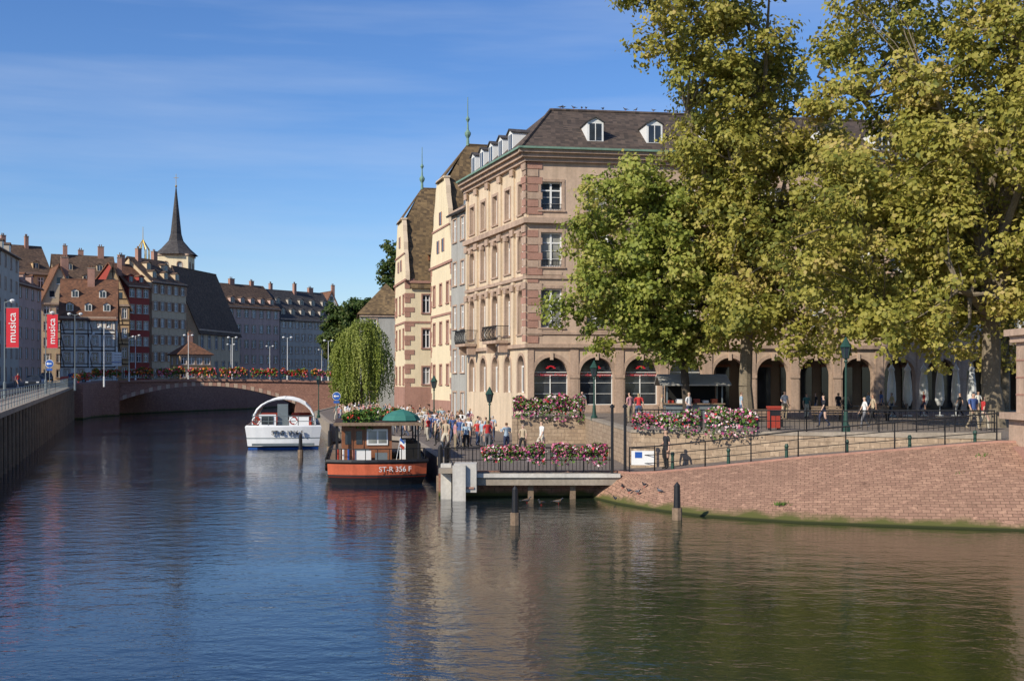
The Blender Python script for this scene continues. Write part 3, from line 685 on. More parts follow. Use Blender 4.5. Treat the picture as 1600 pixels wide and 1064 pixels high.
house('white_gable_house',(-48,305),(-43,308),10,4.9,22,28,WHITEW,ROOFR,5,3,kind='gable',chim=1)
house('distant_house',(-41,292),(-20,312),12,4.9,13,17,BEIGE,ROOFD,4,9,kind='ridge',dormers=6,chim=2)
b=B('gilded_cresting'); c=Vector((-88,290,0))
b.tube((c.x,c.y,5),(c.x,c.y,34),2.2,1.9,STONE2,'tower',8)
for k in range(8):
    a=2*math.pi*k/8; p=Vector((c.x+1.5*math.cos(a),c.y+1.5*math.sin(a),34)); b.tube(p,p+Vector((.0,0,2.5)),.14,.1,GOLD,'cresting'); b.tube(p+Vector((0,0,2.5)),(c.x,c.y,39),.12,.08,GOLD,'cresting')
b.tube((c.x,c.y,38.5),(c.x,c.y,42),.1,.05,GOLD,'cresting'); b.done()
# ================================================================ FAR BRIDGE
b=B('stone_bridge'); p0=Vector((-62.5,180.5));p1=Vector((-27,190)); f=F(p0,p1-p0); L=(p1-p0).length
def ztop(x): return 5.05+.3*math.sin(math.pi*x/L)
xa,xb=2.6,30.0; zsp,zc=1.6,4.45
def zbot(x):
    if x<=xa or x>=xb: return -1
    h=(xb-xa)/2; sag=zc-zsp; Rr=(h*h+sag*sag)/(2*sag); xm=(xa+xb)/2; return zc-Rr+math.sqrt(Rr*Rr-(x-xm)**2)
n=48; xs=[0,xa-.001]+[xa+(xb-xa)*k/n for k in range(n+1)]+[xb+.001,L]
D=13
for i in range(len(xs)-1):
    a,c=xs[i],xs[i+1]
    za=zsp if abs(a-xa)<1e-6 or abs(a-xb)<1e-6 else zbot(a); zb_=zsp if abs(c-xa)<1e-6 or abs(c-xb)<1e-6 else zbot(c)
    if i==0 or i==len(xs)-2: za=zb_=-1
    if c-a<.01: 
        f.quad(b,[(a,0,-1),(a,D,-1),(a,D,zsp),(a,0,zsp)],PINKST,'body'); continue
    for y in (0,D): b.face([f.p(a,y,za),f.p(c,y,zb_),f.p(c,y,ztop(c)),f.p(a,y,ztop(a))],PINKST,'body',uv=[(a,za),(c,zb_),(c,ztop(c)),(a,ztop(a))])
    f.quad(b,[(a,0,ztop(a)),(c,0,ztop(c)),(c,D,ztop(c)),(a,D,ztop(a))],ASPH,'deck')
    if za>0: f.quad(b,[(a,0,za),(c,0,zb_),(c,D,zb_),(a,D,za)],PINK,'soffit')
    q=[f.p(a,-.25,ztop(a)+.003),f.p(c,-.25,ztop(c)+.003),f.p(c,.25,ztop(c)+.003),f.p(a,.25,ztop(a)+.003)]; b.hexa([v-Vector((0,0,.2)) for v in q],[v+Vector((0,0,.12)) for v in q],PINK,'coping')
nv=44
for k in range(nv):
    a=xa+(xb-xa)*k/nv; c=xa+(xb-xa)*(k+1)/nv; h=.62 if k%2 else .5; g=.03
    lo=[f.p(a+g,-.08,zbot(a+g)),f.p(c-g,-.08,zbot(c-g)),f.p(c-g,-.003,zbot(c-g)),f.p(a+g,-.003,zbot(a+g))]
    b.hexa(lo,[v+Vector((0,0,h)) for v in lo],STONE if k%2 else PINK,'voussoirs')
b.done()
BR=[f.p(x,.0,ztop(x)+.12) for x in np.linspace(0,L,9)]
railing('bridge_railing',[tuple(v) for v in BR],1.05,1.6,GREYI,3,bars=.35)
# ================================================================ FLOWERS
def flowers(name,p0,p1,w,h,n,mix,box=True,hang=.5,size=.055):
    b=B(name); p0=Vector(p0);p1=Vector(p1);d=(p1-p0);L=d.length;d.normalize();nn=Vector((d.y,-d.x,0)); 
    if box:
        q=[p0-nn*w/2*.6,p1-nn*w/2*.6,p1+nn*w/2*.6,p0+nn*w/2*.6]; b.hexa([v-Vector((0,0,.22)) for v in q][::-1],q[::-1],GREENI,'planter')
    nb_=max(2,int(L/.9)); ph=[R.uniform(.45,1.15) for _ in range(nb_+2)]; tone=[R.random() for _ in range(nb_+2)]
    for k in range(n):
        x=R.random()*L; i=x/L*nb_; hh=ph[int(i)]*(1-(i%1))+ph[int(i)+1]*(i%1)
        bmp=.7+.3*math.sin((x/L*nb_)%1*math.pi)
        a=R.uniform(-.35,math.pi+.35); r_=R.uniform(.5,1.05)**.6
        z=math.sin(a)*h*hh*bmp*r_; y=math.cos(a)*w*.75*r_*bmp
        if z<0: z=-R.random()**1.5*hang*hh*bmp*1.2; y=w*.5*(1 if R.random()<.8 else -1)*R.uniform(.8,1.2)
        c=p0+d*x+nn*y+Vector((0,0,z))
        s=size*R.uniform(.7,1.5); mt=R.choice(mix)
        if mt is not LBOX and R.random()<.35: mt=mix[int(tone[int(i)]*3)]
        v=Vector((R.gauss(0,1),R.gauss(0,1),R.gauss(0,1))).normalized(); u=v.cross(Vector((R.random(),R.random(),R.random()+.1))).normalized(); w_=v.cross(u)
        b.face([c+u*s,c+w_*s,c-u*s,c-w_*s],mt,'blooms')
    return b.done()
mx=[FPINK,FWH,FPUR,FPINK,FRED,FPINK]+[LBOX]*6; mx2=[FORG,FRED,FPINK,FRED,LBOX,LBOX,LBOX,LBOX]
flowers('flower_box',(.1,76.8,3.4),(4.6,76.8,3.4),.6,.9,2600,mx,size=.075,hang=.8)
flowers('flower_box',(5.5,54.8,3.3),(8.3,53.4,3.3),.5,.6,2200,mx,hang=.7); flowers('flower_box',(8.5,53.3,3.3),(10.6,52.4,3.3),.5,.65,1800,mx,hang=.7)
flowers('flower_box',(-1.3,52.2,2.0),(1.4,52.3,2.0),.5,.45,2200,mx,hang=.55); flowers('flower_box',(1.7,52.3,2.0),(4.1,52.4,2.0),.5,.42,2000,mx,hang=.55)
for k in range(8):
    a=BR[k].lerp(BR[k+1],.06);c=BR[k].lerp(BR[k+1],.94); flowers('flower_box',(a.x,a.y-.3,a.z+1.0),(c.x,c.y-.3,c.z+1.0),.8,.9,560,mx2,size=.14,hang=.7)
for (a,c) in (((-57.6,162.8,5.8),(-59.3,171,5.9)),((-52,145,5.5),(-54.6,153,5.6))): flowers('flower_box',a,c,.5,.5,300,mx2,size=.12)
# ================================================================ TREES
def leafmesh(name,C,Nn,S,lc,mat):
    n=len(C); rnd=np.random.RandomState(len(C)%1000)
    Nn=Nn/np.linalg.norm(Nn,axis=1,keepdims=True); a=rnd.normal(size=(n,3)); T=np.cross(Nn,a); T/=np.linalg.norm(T,axis=1,keepdims=True)+1e-9; Bt=np.cross(Nn,T)
    S=S[:,None]
    v=np.stack([C+T*S,C+Bt*S*.75+Nn*S*.2,C-T*S,C-Bt*S*.75-Nn*S*.1],1).reshape(-1,3)
    me=bpy.data.meshes.new(name); me.vertices.add(4*n); me.vertices.foreach_set('co',v.ravel().astype(np.float32))
    me.loops.add(4*n); me.loops.foreach_set('vertex_index',np.arange(4*n,dtype=np.int32)); me.polygons.add(n)
    me.polygons.foreach_set('loop_start',np.arange(0,4*n,4,dtype=np.int32)); me.polygons.foreach_set('loop_total',np.full(n,4,dtype=np.int32))
    me.materials.append(mat); at=me.attributes.new('lc','FLOAT','POINT'); at.data.foreach_set('value',np.repeat(np.clip(lc,0,1),4).astype(np.float32)); me.update(calc_edges=True); me.validate()
    o=bpy.data.objects.new(name,me); COL.objects.link(o); return o
def tree(name,base,th,r0,ells,ncl,nl,ls,leaf,bark,cr=(1.1,1.9),seed=1,K=8):
    rs=np.random.RandomState(seed); b=B(name); base=Vector(base)
    vol=np.array([e[3]*e[4]*e[5] for e in ells]); vol=vol/vol.sum(); cl=[]
    tries=0
    while len(cl)<ncl and tries<ncl*40:
        tries+=1
        e=ells[rs.choice(len(ells),p=vol)]; d=rs.normal(size=3); d/=np.linalg.norm(d); r=rs.uniform(.15,1)**.5
        c=np.array(e[:3])+d*r*np.array(e[3:6]); rad=rs.uniform(*cr)
        if all(np.linalg.norm(c-q[0])>.66*min(rad,q[1])+.25 for q in cl): cl.append((c,rad))
    top=base+Vector((0,0,th)); cen=Vector(np.mean([c for c,_ in cl],0))
    lean=(cen-top); lean.z=0; top=top+lean*.12
    pts=[base+Vector((0,0,-.3)),base.lerp(top,.4)+Vector((rs.normal()*.12,rs.normal()*.12,0)),top]
    b.tube(pts[0],pts[0]+Vector((0,0,.9)),r0*1.5,r0*1.08,bark,'trunk',10,False); b.tube(pts[0]+Vector((0,0,.9)),pts[1],r0*1.08,r0*.95,bark,'trunk',10,False); b.tube(pts[1],top,r0*.95,r0*.85,bark,'trunk',10,False)
    idx=rs.choice(len(cl),min(K,len(cl)),replace=False); nodes=[]
    for i in idx:
        e=Vector(cl[i][0]); 
        prev=top; pr=r0*.6
        for s in (.25,.5,.75,1):
            q=top.lerp(e,s); q.z+=(e.z-top.z)*.12*math.sin(s*math.pi)+.5*math.sin(s*math.pi); q+=Vector(rs.normal(size=3))*.25
            rr_=r0*.6*(1-s*.8); b.tube(prev,q,pr,rr_,bark,'trunk',7,False); nodes.append((q,rr_)); prev=q;pr=rr_
    for c,rad in cl:
        c=Vector(c); nd=min(nodes,key=lambda n_:(n_[0]-c).length+max(0,n_[0].z-c.z)*.8); md=nd[0].lerp(c,.5)+Vector(rs.normal(size=3))*.25+Vector((0,0,.2)); rr_=min(nd[1]*.7,.12)
        b.tube(nd[0],md,rr_,rr_*.6,bark,'trunk',5,False); b.tube(md,c,rr_*.6,.02,bark,'trunk',5,False)
    CC=[];NN=[];LC=[];SS=[]
    for c,rad in cl:
        n=int(nl*(rad/1.5)**2*rs.uniform(.6,1.25))
        ns=14; sd=rs.normal(size=(ns,3)); sd/=np.linalg.norm(sd,axis=1,keepdims=True); sc=sd*rad*rs.uniform(.35,1.05,size=(ns,1))*np.array([1.15,1.15,.8])
        k=rs.randint(0,ns,n); P=c+sc[k]+rs.normal(size=(n,3))*rad*.2*np.array([1,1,.75])
        CC.append(P); NN.append((P-c)/rad*.7+rs.normal(size=(n,3))*.42+np.array([-.2,-.22,.42])); LC.append(np.clip(rs.normal(.45,.16)+rs.normal(0,.17,n)+ (rs.uniform(-.18,.18,ns))[k],0,1)); SS.append(ls*rs.uniform(.6,1.3,n))
    lo=leafmesh('foliage',np.concatenate(CC),np.concatenate(NN),np.concatenate(SS),np.concatenate(LC),leaf); b.extra.append(lo)
    return b.done()
T=2.7
tree('chestnut_tree',(10.9,75.5,T),3.6,.28,[(7.3,74,12.6,4.0,3.8,6.0),(10.8,75,10.2,4.4,3.8,3.9),(5.4,74,9.4,2.9,2.6,2.6)],115,560,.14,LCHEST,BARKD,(1.0,1.5),3)
tree('plane_tree',(14.3,74,T),5.2,.42,[(14.6,73,17,5.4,5.2,8.0),(10.8,70,27.0,4.4,3.8,5.2),(12.7,72,20,3.4,3.5,4),(16.5,70,9.5,5.5,4.5,3.2)],195,520,.14,LPLANE,BARK,(1.0,1.6),5,K=12)
tree('plane_tree',(24.6,62,T),5.5,.5,[(24.5,61,17,6.5,5.5,8.5),(18.5,62,12.5,5.2,4.6,5.2),(18.6,63,23,4.0,4.0,5.5),(28,60,23,5,5,6),(22,60,8.6,5.5,4,2.6)],225,520,.135,LPLANE,BARK,(1.0,1.7),8,K=14)
tree('plane_tree',(31.5,78,T),5.5,.4,[(31,78,15,8,5,8.5),(24,78,13,5,4,6),(36,76,22,6,5,8)],120,460,.16,LPLANE,BARK,(1.3,2.0),9,K=9)
tree('plane_tree',(34,55,T),5.5,.45,[(32,55,17,6,5,9),(27,54,9.6,3.6,3.4,2.6)],100,460,.14,LPLANE,BARK,(1.2,1.9),12,K=9)
def willow(name,base,R0,ztop_,zlow,ns,seed):
    rs=np.random.RandomState(seed); b=B(name); base=Vector(base); b.tube(base,base+Vector((.3,0,6)),.35,.22,BARKD,'trunk',8,False)
    CC=[];LC=[];NN=[]; bunches=[]
    for j in range(34):
        a=rs.uniform(0,2*math.pi); r=R0*math.sqrt(rs.uniform(.03,1)); zt=base.z+(ztop_-base.z)*(1-.30*(r/R0)**3)-rs.uniform(0,1.9)
        bunches.append((base.x+r*math.cos(a),base.y+r*math.sin(a),zt,zlow+rs.uniform(0,4.5)*(1 if rs.rand()<.6 else .3),rs.uniform(.1,.9),a,r))
        b.tube(base+Vector((.3,0,6)),(base.x+r*.8*math.cos(a),base.y+r*.8*math.sin(a),zt-.2),.10,.03,BARKD,'trunk',5,False)
    for i in range(ns):
        bx,by,zt,bot,lc,a,r=bunches[i%len(bunches)]
        bx+=rs.normal(0,.36); by+=rs.normal(0,.36); zt+=rs.uniform(-.9,.3); bot+=rs.uniform(-.6,2.2)
        n=max(6,int((zt-bot)*7)); z=np.linspace(zt,bot,n); k=(zt-z)/(zt-bot+.01); o=1.1*np.clip(k*4,0,1)**.5-.4
        CC.append(np.stack([bx+o*math.cos(a)+.15*np.sin(k*6+i)+rs.normal(0,.07,n),by+o*math.sin(a)+rs.normal(0,.07,n),z],1)); NN.append(rs.normal(size=(n,3))*np.array([1,1,.3])+np.array([math.cos(a),math.sin(a),.2])); LC.append(np.full(n,lc+rs.uniform(-.15,.15))+rs.normal(0,.12,n))
    C=np.concatenate(CC); lo=leafmesh('foliage',C,np.concatenate(NN),np.full(len(C),.125),np.concatenate(LC),LWILL); b.extra.append(lo); b.done()
willow('willow_tree',(-19.3,156,1.1),3.0,13.8,2.0,470,4)
tree('leafy_tree',(-32,235,4.5),5,.35,[(-32,235,15,4.2,4,5.5)],60,300,.28,LDARK,BARKD,(1.0,1.8),21)
tree('leafy_tree',(-26,215,4.5),5,.35,[(-26,215,13.5,3.6,4,7)],60,300,.28,LDARK,BARKD,(1.0,1.8),22)
tree('leafy_tree',(-19.8,195,4.5),6,.35,[(-19.4,195,19,1.5,2,9.5)],40,280,.26,LDARK,BARKD,(1.0,1.4),23)
tree('leafy_tree',(-36,262,4.5),5,.35,[(-36,262,14.5,4.5,4,6)],50,260,.3,LDARK,BARKD,(1.2,2.0),24)
def tuft(x,y,z,n,s,nm='grass_tuft'):
    b=B(nm)
    for k in range(n):
        a=R.uniform(0,6.28); c=Vector((x+R.gauss(0,s),y+R.gauss(0,s*.6),z)); d=Vector((math.cos(a),math.sin(a),0)); h=R.uniform(.06,.2)
        b.face([c-d*.02,c+d*.02,c+Vector((R.uniform(-.08,.08),R.uniform(-.08,.08),h))],LBOX)
    b.done()
# ================================================================ LAMPS / SIGNS
def lantern(x,y,z,h=3.6):
    b=B('street_lamp'); c=(x,y,z)
    b.lathe(c,[(.2,0),(.2,.25),(.12,.35),(.09,.9),(.055,1.0),(.045,h-.55),(.1,h-.5),(.05,h-.4),(.12,h-.35)],GREENI,'post',8)
    b.lathe((x,y,z+h-.35),[(.13,0),(.22,.5)],GLASS,'lantern',6); b.lathe((x,y,z+h+.15),[(.28,0),(.2,.12),(.1,.3),(.03,.45)],GREENI,'cap',6)
    for k in range(6):
        a=2*math.pi*k/6; b.tube((x+.13*math.cos(a),y+.13*math.sin(a),z+h-.35),(x+.23*math.cos(a),y+.23*math.sin(a),z+h+.15),.015,.015,GREENI,'lantern',4)
    b.done()
lantern(4.9,72.5,2.7,3.0);lantern(-1.4,76,1.1,3.0);lantern(-7.6,121,1.1,4.2);lantern(-5.9,92,1.1,3.8);lantern(14.8,53.9,2.8,3.6);lantern(-21,132,1.1,4)
def talllamp(x,y,z,h,arms=2,banner=False,an=0):
    b=B('lamp_post_with_banner' if banner else 'lamp_post'); b.lathe((x,y,z),[(.13,0),(.12,1.2),(.055,1.3),(.04,h)],GREYI if y<150 else WHITE,'post',8)
    for k in range(arms):
        s=-1 if k else 1; b.tube((x,y,z+h-.1),(x+s*.6,y,z+h+.15),.03,.03,GREYI,'arm'); b.lathe((x+s*.6,y,z+h+.05),[(.06,.15),(.2,.08),(.22,.0),(.12,-.13),(.03,-.18)],WHITE,'head',8)
    if banner:
        f=F((x,y),(1,0)); f.box(b,.12,1.08,-.012,.012,z+banner,z+banner+3.0,REDB,'banner'); f.tube(b,(0,0,z+banner+3.03),(1.1,0,z+banner+3.03),.025,.025,GREYI,'arm'); f.tube(b,(0,0,z+banner-.03),(1.1,0,z+banner-.03),.025,.025,GREYI,'arm')
        b.extra.append(text('musica',(x+.6,y-.03,z+banner+1.5),(0,0,1),(-1,0,0),.85,WHITE))
    b.done()
talllamp(-38.8,93,3.75,7.4,1,3.9); talllamp(-41.8,109,3.95,7.2,1,4.1)
talllamp(-46,128,4.1,8,2); talllamp(-51,152,4.4,7.4,2); talllamp(-57,181,5.1,6.6,2);talllamp(-49.5,186,5.3,6.8,2);talllamp(-43,187,5.4,6.4,2);talllamp(-35,189.5,5.3,6.6,2);talllamp(-29,192,5.1,6.4,2)
talllamp(-66,190,4.9,7.6,1);talllamp(-61,197,4.9,7.6,1)
for x,y in ((-52,225),(-47,236),(-41,262)): talllamp(x,y,4.9,7,2)
def roundsign(x,y,z):
    b=B('traffic_sign'); b.tube((x,y,z),(x,y,z+2.9),.04,.04,GREYI,'post')
    b.tube((x,y-.03,z+2.7),(x,y-.06,z+2.7),.36,.36,WHITE,'plate',20); b.tube((x,y-.062,z+2.7),(x,y-.075,z+2.7),.33,.33,BLUEP,'plate',20)
    f=F((x,y),(1,0)); f.box(b,-.2,.2,-.09,-.078,z+2.66,z+2.74,WHITE,'arrow'); f.quad(b,[(-.26,-.085,z+2.7),(-.1,-.085,z+2.56),(-.1,-.085,z+2.84)],WHITE,'arrow')
    f.box(b,-.25,.25,-.07,-.03,z+2.1,z+2.3,BLUEP,'plate'); b.done()
roundsign(-40.3,106,3.9); roundsign(-15.0,104,1.1)
b=B('direction_sign'); f=F((-58.5,180),(1,.1)); f.tube(b,(0,0,5),(0,0,9.5),.05,.05,GREYI,'post')
for k in range(5): f.box(b,-.7,.7,-.08,-.03,7.4+.42*k,7.4+.42*k+.34,WHITE,'panel')
f.box(b,-.7,.7,-.085,-.081,7.9,8.0,BLUEP,'panel'); b.done()
b=B('litter_bin'); f=F((12.6,58.5),(1,0)); f.box(b,-.28,.28,-.22,.22,2.8,3.75,REDP,'body'); f.box(b,-.32,.32,-.26,.26,3.75,3.85,REDP,'lid'); f.box(b,-.24,.24,-.24,-.221,3.4,3.62,BLACKP,'slot'); f.box(b,-.26,-.18,-.2,.2,2.7,2.8,IRON,'foot'); f.box(b,.18,.26,-.2,.2,2.7,2.8,IRON,'foot'); b.done()
b=B('market_kiosk'); f=F((9.6,76),(1,0)); f.box(b,0,3.6,0,2,2.7,3.6,GREYI,'counter'); f.box(b,-.1,3.7,-.15,2.1,3.6,3.68,WOOD,'counter_top')
for x in (.05,3.5): 
    for y in (0,1.9): f.box(b,x,x+.08,y,y+.08,3.68,5.0,GREYI,'posts')
slab(b,f,[(-.4,-.7,4.85),(4,-.7,4.85),(4,1.2,5.5),(-.4,1.2,5.5)],.08,GREYW,'roof'); slab(b,f,[(-.4,2.8,4.85),(4,2.8,4.85),(4,1.2,5.5),(-.4,1.2,5.5)],.08,GREYW,'roof'); f.box(b,.2,3.4,1.8,1.9,3.68,4.8,DARKV,'back')
for k in range(6): f.box(b,.2+k*.55,.55+k*.55,.3,.9,3.681,3.85+.1*(k%2),[REDP,WHITE,ORNP][k%3],'goods')
b.done()
b=B('hanging_banner'); f=F((5.05,51.45),(1,-.1)); f.box(b,0,1.0,-.02,0,1.5,2.1,WHITE,'cloth'); f.box(b,.15,.45,-.03,-.021,1.8,2.05,BLUEP,'mark'); f.tube(b,(0,.05,2.2),(1,.05,2.2),.02,.02,IRON,'rail'); b.done()
def bench(x,y,z,a=0):
    b=B('park_bench'); f=F((x,y),(math.cos(a),math.sin(a)))
    for k in range(4): f.box(b,-.9,.9,-.22+k*.12,-.13+k*.12,z+.43,z+.47,WOOD,'seat')
    for k in range(3): f.box(b,-.9,.9,.27,.31,z+.55+k*.13,z+.65+k*.13,WOOD,'backrest')
    for s in (-.75,.75): f.box(b,s-.03,s+.03,-.2,.26,z,z+.43,IRON,'legs'); f.box(b,s-.03,s+.03,.31,.35,z,z+.92,IRON,'legs')
    b.done()
bench(18.2,70,2.7);bench(21.5,72,2.7);bench(13,62,2.7)
PARA=M('parasol_cloth',(.62,.63,.62),.8,.15,2)
def parasol(x,y,z):
    b=B('closed_parasol'); b.lathe((x,y,z),[(.3,0),(.3,.08),(.035,.1),(.03,.7),(.16,.7),(.32,1.1),(.28,2.2),(.17,3.0),(.24,3.15),(.05,3.5),(.01,3.65)],PARA,'canopy',9); b.done()
for k in range(7): parasol(25.6+k*1.12,82.0+k*.1,2.7)
def cafe(x,y,z):
    b=B('cafe_table'); b.lathe((x,y,z),[(.25,0),(.25,.03),(.03,.05),(.03,.7),(.4,.71),(.4,.74)],GREYI,'table',10); b.done()
    for s in (-1,1):
        c=B('cafe_chair'); f=F((x+s*.75,y),(0,s)); 
        f.box(c,-.2,.2,-.2,.2,z+.44,z+.47,WOOD,'seat'); f.box(c,-.2,.2,-.22,-.19,z+.6,z+.88,WOOD,'back')
        for i in (-.18,.18):
            for j in (-.19,.18): f.tube(c,(i,j,z),(i,j,z+(.9 if j<0 else .44)),.015,.015,IRON,'legs')
        c.done()
for x,y in ((7.5,70),(9.5,68),(7,64.5),(23,80.5),(25,80)): cafe(x,y,2.7)
for k in range(6):
    b=B('bollard'); b.lathe((6.8+k*2.2,51.2-k*.95+.3,1.25+k*.22),[(.08,0),(.06,.6),(.09,.7),(.05,.8)],GREENI,'post',8); b.done()
# ================================================================ CARS
def car(x,y,z,a,mat):
    b=B('parked_car'); f=F((x,y),(math.cos(a),math.sin(a)),z)
    lo=[(-2.05,.35),(-2.1,.75),(-1.95,.92),(-1.0,1.0),(1.55,1.0),(2.0,.9),(2.05,.35)]
    for s in (-1,1): f.quad(b,[(x_,s*.85,z_) for x_,z_ in lo],mat,'body')
    for (xa_,za_),(xb_,zb_) in zip(lo,lo[1:]+lo[:1]): f.quad(b,[(xa_,-.85,za_),(xb_,-.85,zb_),(xb_,.85,zb_),(xa_,.85,za_)],mat,'body')
    up=[(-1.1,1.0),(-.5,1.42),(.9,1.45),(1.6,1.0)]
    for s in (-1,1): f.quad(b,[(x_,s*(.83 if z_<1.1 else .66),z_) for x_,z_ in up],GLASS,'windows')
    for i in (0,2): f.quad(b,[(up[i][0],-.83 if i==0 else -.66,up[i][1]),(up[i+1][0],-.66 if i==0 else -.83,up[i+1][1]),(up[i+1][0],.66 if i==0 else .83,up[i+1][1]),(up[i][0],.83 if i==0 else .66,up[i][1])],GLASS,'windows')
    f.box(b,-.55,.95,-.67,.67,1.42,1.48,mat,'roof')
    for wx in (-1.3,1.3):
        for s in (-1,1): f.tube(b,(wx,s*.68,.32),(wx,s*.87,.32),.32,.32,RUBB,'wheels',12); f.tube(b,(wx,s*.871,.32),(wx,s*.885,.32),.19,.19,GREYI,'wheels',10)
    for s in (-.6,.6): f.box(b,-2.12,-2.08,s-.15,s+.15,.62,.76,WHITE,'lights'); f.box(b,2.03,2.07,s-.15,s+.15,.65,.8,REDP,'lights')
    b.done()
CARD=M('car_paint_dark',(.03,.035,.045),.3,.1,1,spec=.6); CARR=M('car_paint_red',(.5,.02,.02),.3,.1,1,spec=.6); CARS=M('car_paint_silver',(.35,.36,.38),.3,.1,1,spec=.6)
car(-66.5,185,4.9,.3,CARR);car(-57.5,146,4.3,1.9,CARD);car(-60.5,155,4.4,1.9,CARS);car(-64,165,4.5,1.9,CARD);car(-68.5,179,4.9,1.9,CARD);car(-45,190,5.45,.26,CARD)
# ================================================================ BOATS
def outline(w,L,sternb,n=8,bow=4.5):
    o=[]
    for k in range(n+1):
        x=-w+2*w*k/n; o.append((x,-sternb*(1-(x/w)**2)))
    for k in range(1,5): o.append((w,(L-bow)*k/4))
    for k in range(1,7):
        t_=k/6; o.append((w*(1-t_**1.8)+.02,(L-bow)+bow*t_))
    left=[(-x,y) for x,y in o[n+1:]][::-1]; return o+left
def hull(b,f,o,levels,pn='hull'):
    rings=[[f.p(x*s,y*s if y>0 else y*s+(1-s)*1.2,z) for x,y in o] for z,s,_ in levels]
    for r in range(len(rings)-1):
        for k in range(len(o)):
            j=(k+1)%len(o); b.face([rings[r][k],rings[r][j],rings[r+1][j],rings[r+1][k]],levels[r][2],pn)
    return rings
b=B('red_river_barge'); f=F((-6.6,59.6),(.99,.13)); o=outline(2.4,20,.7)
r=hull(b,f,o,[(-.4,.86,BLACKP),(.12,.93,BLACKP),(.36,.975,REDP),(.42,1.0,BLACKP),(.5,1.0,ORNP),(1.02,1.01,BLACKP),(1.12,1.05,BLACKP),(1.24,1.04,BLACKP)])
b.face([v-Vector((0,0,.12)) for v in r[-1]],WOOD,'deck')
f.box(b,-1.75,.75,1.4,8,1.12,2.85,MAHO,'cabin')
for x0,x1 in ((-1.65,-1.2),(-1.1,-.65)): f.box(b,x0,x1,1.36,1.39,1.3,2.65,MAHO,'cabin_panels'); f.box(b,x0+.08,x1-.08,1.33,1.355,1.9,2.55,GLASS,'cabin_windows')
f.box(b,-.5,.55,1.34,1.395,1.85,2.65,WHITE,'notice_board'); f.box(b,-.42,.0,1.325,1.338,1.95,2.55,CURT,'notice_board'); f.box(b,.08,.48,1.325,1.338,1.95,2.55,CURT,'notice_board')
for k in range(5): f.box(b,.752,.77,2+k*1.2,2.8+k*1.2,1.8,2.6,GLASS,'cabin_windows'); f.box(b,-1.77,-1.752,2+k*1.2,2.8+k*1.2,1.8,2.6,GLASS,'cabin_windows')
f.box(b,-2.1,2.15,.7,9,2.86,2.98,TIMB,'canopy'); f.box(b,-2.14,2.19,.62,.69,2.84,3.0,WOOD,'canopy')
for x in (-2.0,2.05):
    for y in (.8,3.5,6.5): f.box(b,x-.04,x+.04,y,y+.08,1.1,2.86,BLACKP,'posts')
f.box(b,1.5,2.2,1.4,8,1.1,1.9,DARKV,'locker'); f.box(b,1.15,1.45,1.5,2.1,1.12,2.1,WHITE,'barrel')
f.box(b,-1.2,-.3,.35,1.0,1.12,1.62,WHITE,'engine_box'); f.box(b,-.1,.5,.3,.9,1.12,1.5,GREYI,'engine_box'); f.box(b,-1.1,-.4,.4,.9,1.62,1.7,GREYI,'engine_box')
for k in range(4): f.tube(b,(-1.9+k*.25,.3,1.12),(-1.9+k*.25,.3,1.7),.05,.05,[REDP,WHITE,BLUEP,ORNP][k],'fenders')
prev=None
for x,y in o[:9]:
    q=(x*.97,y*.97+.05,1.2)
    f.tube(b,q,(q[0],q[1],1.75),.02,.02,IRON,'rail')
    if prev: f.tube(b,(prev[0],prev[1],1.75),(q[0],q[1],1.75),.022,.022,IRON,'rail')
    prev=q
for y in (2,5,8,11):
    c=f.p(-2.5,y,.9)
    for k in range(10):
        a=2*math.pi*k/10;a2=2*math.pi*(k+1)/10; b.tube(c+f.ey*.3*math.cos(a)+Vector((0,0,.3*math.sin(a))),c+f.ey*.3*math.cos(a2)+Vector((0,0,.3*math.sin(a2))),.09,.09,RUBB,'tyre_fenders',6,False)
c=f.p(1.3,3.0,0); b.lathe((c.x,c.y,2.98),[(1.0,.05),(.85,.3),(.5,.5),(.05,.62)],GREENP,'umbrella',10); b.tube((c.x,c.y,1.1),(c.x,c.y,3.1),.03,.03,IRON,'umbrella')
f.tube(b,(.9,-.35,1.1),(1.1,-.8,2.35),.02,.015,WHITE,'flagpole')
for k,mt in enumerate((BLUEP,WHITE,REDP)): f.quad(b,[(1.1,-.8,2.3-.14*k),(1.06,-.74,2.3-.14*(k+1)),(1.24,-.8,1.9-.1*k),(1.3,-.86,2.05-.1*k)],mt,'flag')
ang=.19; X=(f.ex*math.cos(ang)+f.ey*math.sin(ang))
b.extra.append(text('ST-R 356 F',f.p(.85,-.69,.77),X,(0,0,1),.36,WHITE))
b.done()
flowers('roof_planter',tuple(f.p(-1.7,1.6,3.15)),tuple(f.p(-.1,1.6,3.15)),.6,.45,900,[LBOX,LBOX,LBOX]+[LBOX]*4+[FRED])
flowers('roof_planter',tuple(f.p(-1.6,4.6,3.15)),tuple(f.p(1.6,4.6,3.15)),.6,.6,1100,[LBOX,LBOX,LBOX]+[LBOX]*4+[FRED])
m,t,bs=nt('canopy_glass'); 
tr=N(t,'ShaderNodeBsdfTransparent'); tr.inputs[0].default_value=(.72,.80,.82,1); fr=N(t,'ShaderNodeFresnel'); fr.inputs[0].default_value=1.4; gl=N(t,'ShaderNodeBsdfGlossy'); gl.inputs['Roughness'].default_value=.05
ms=N(t,'ShaderNodeMixShader'); t.links.new(fr.outputs[0],ms.inputs[0]); t.links.new(tr.outputs[0],ms.inputs[1]); t.links.new(gl.outputs[0],ms.inputs[2]); t.links.new(ms.outputs[0],t.nodes['Material Output'].inputs[0])
CGL=m
BOATW=M('boat_white',(.76,.77,.78),.35,.05,1,spec=.5,streak=.15)
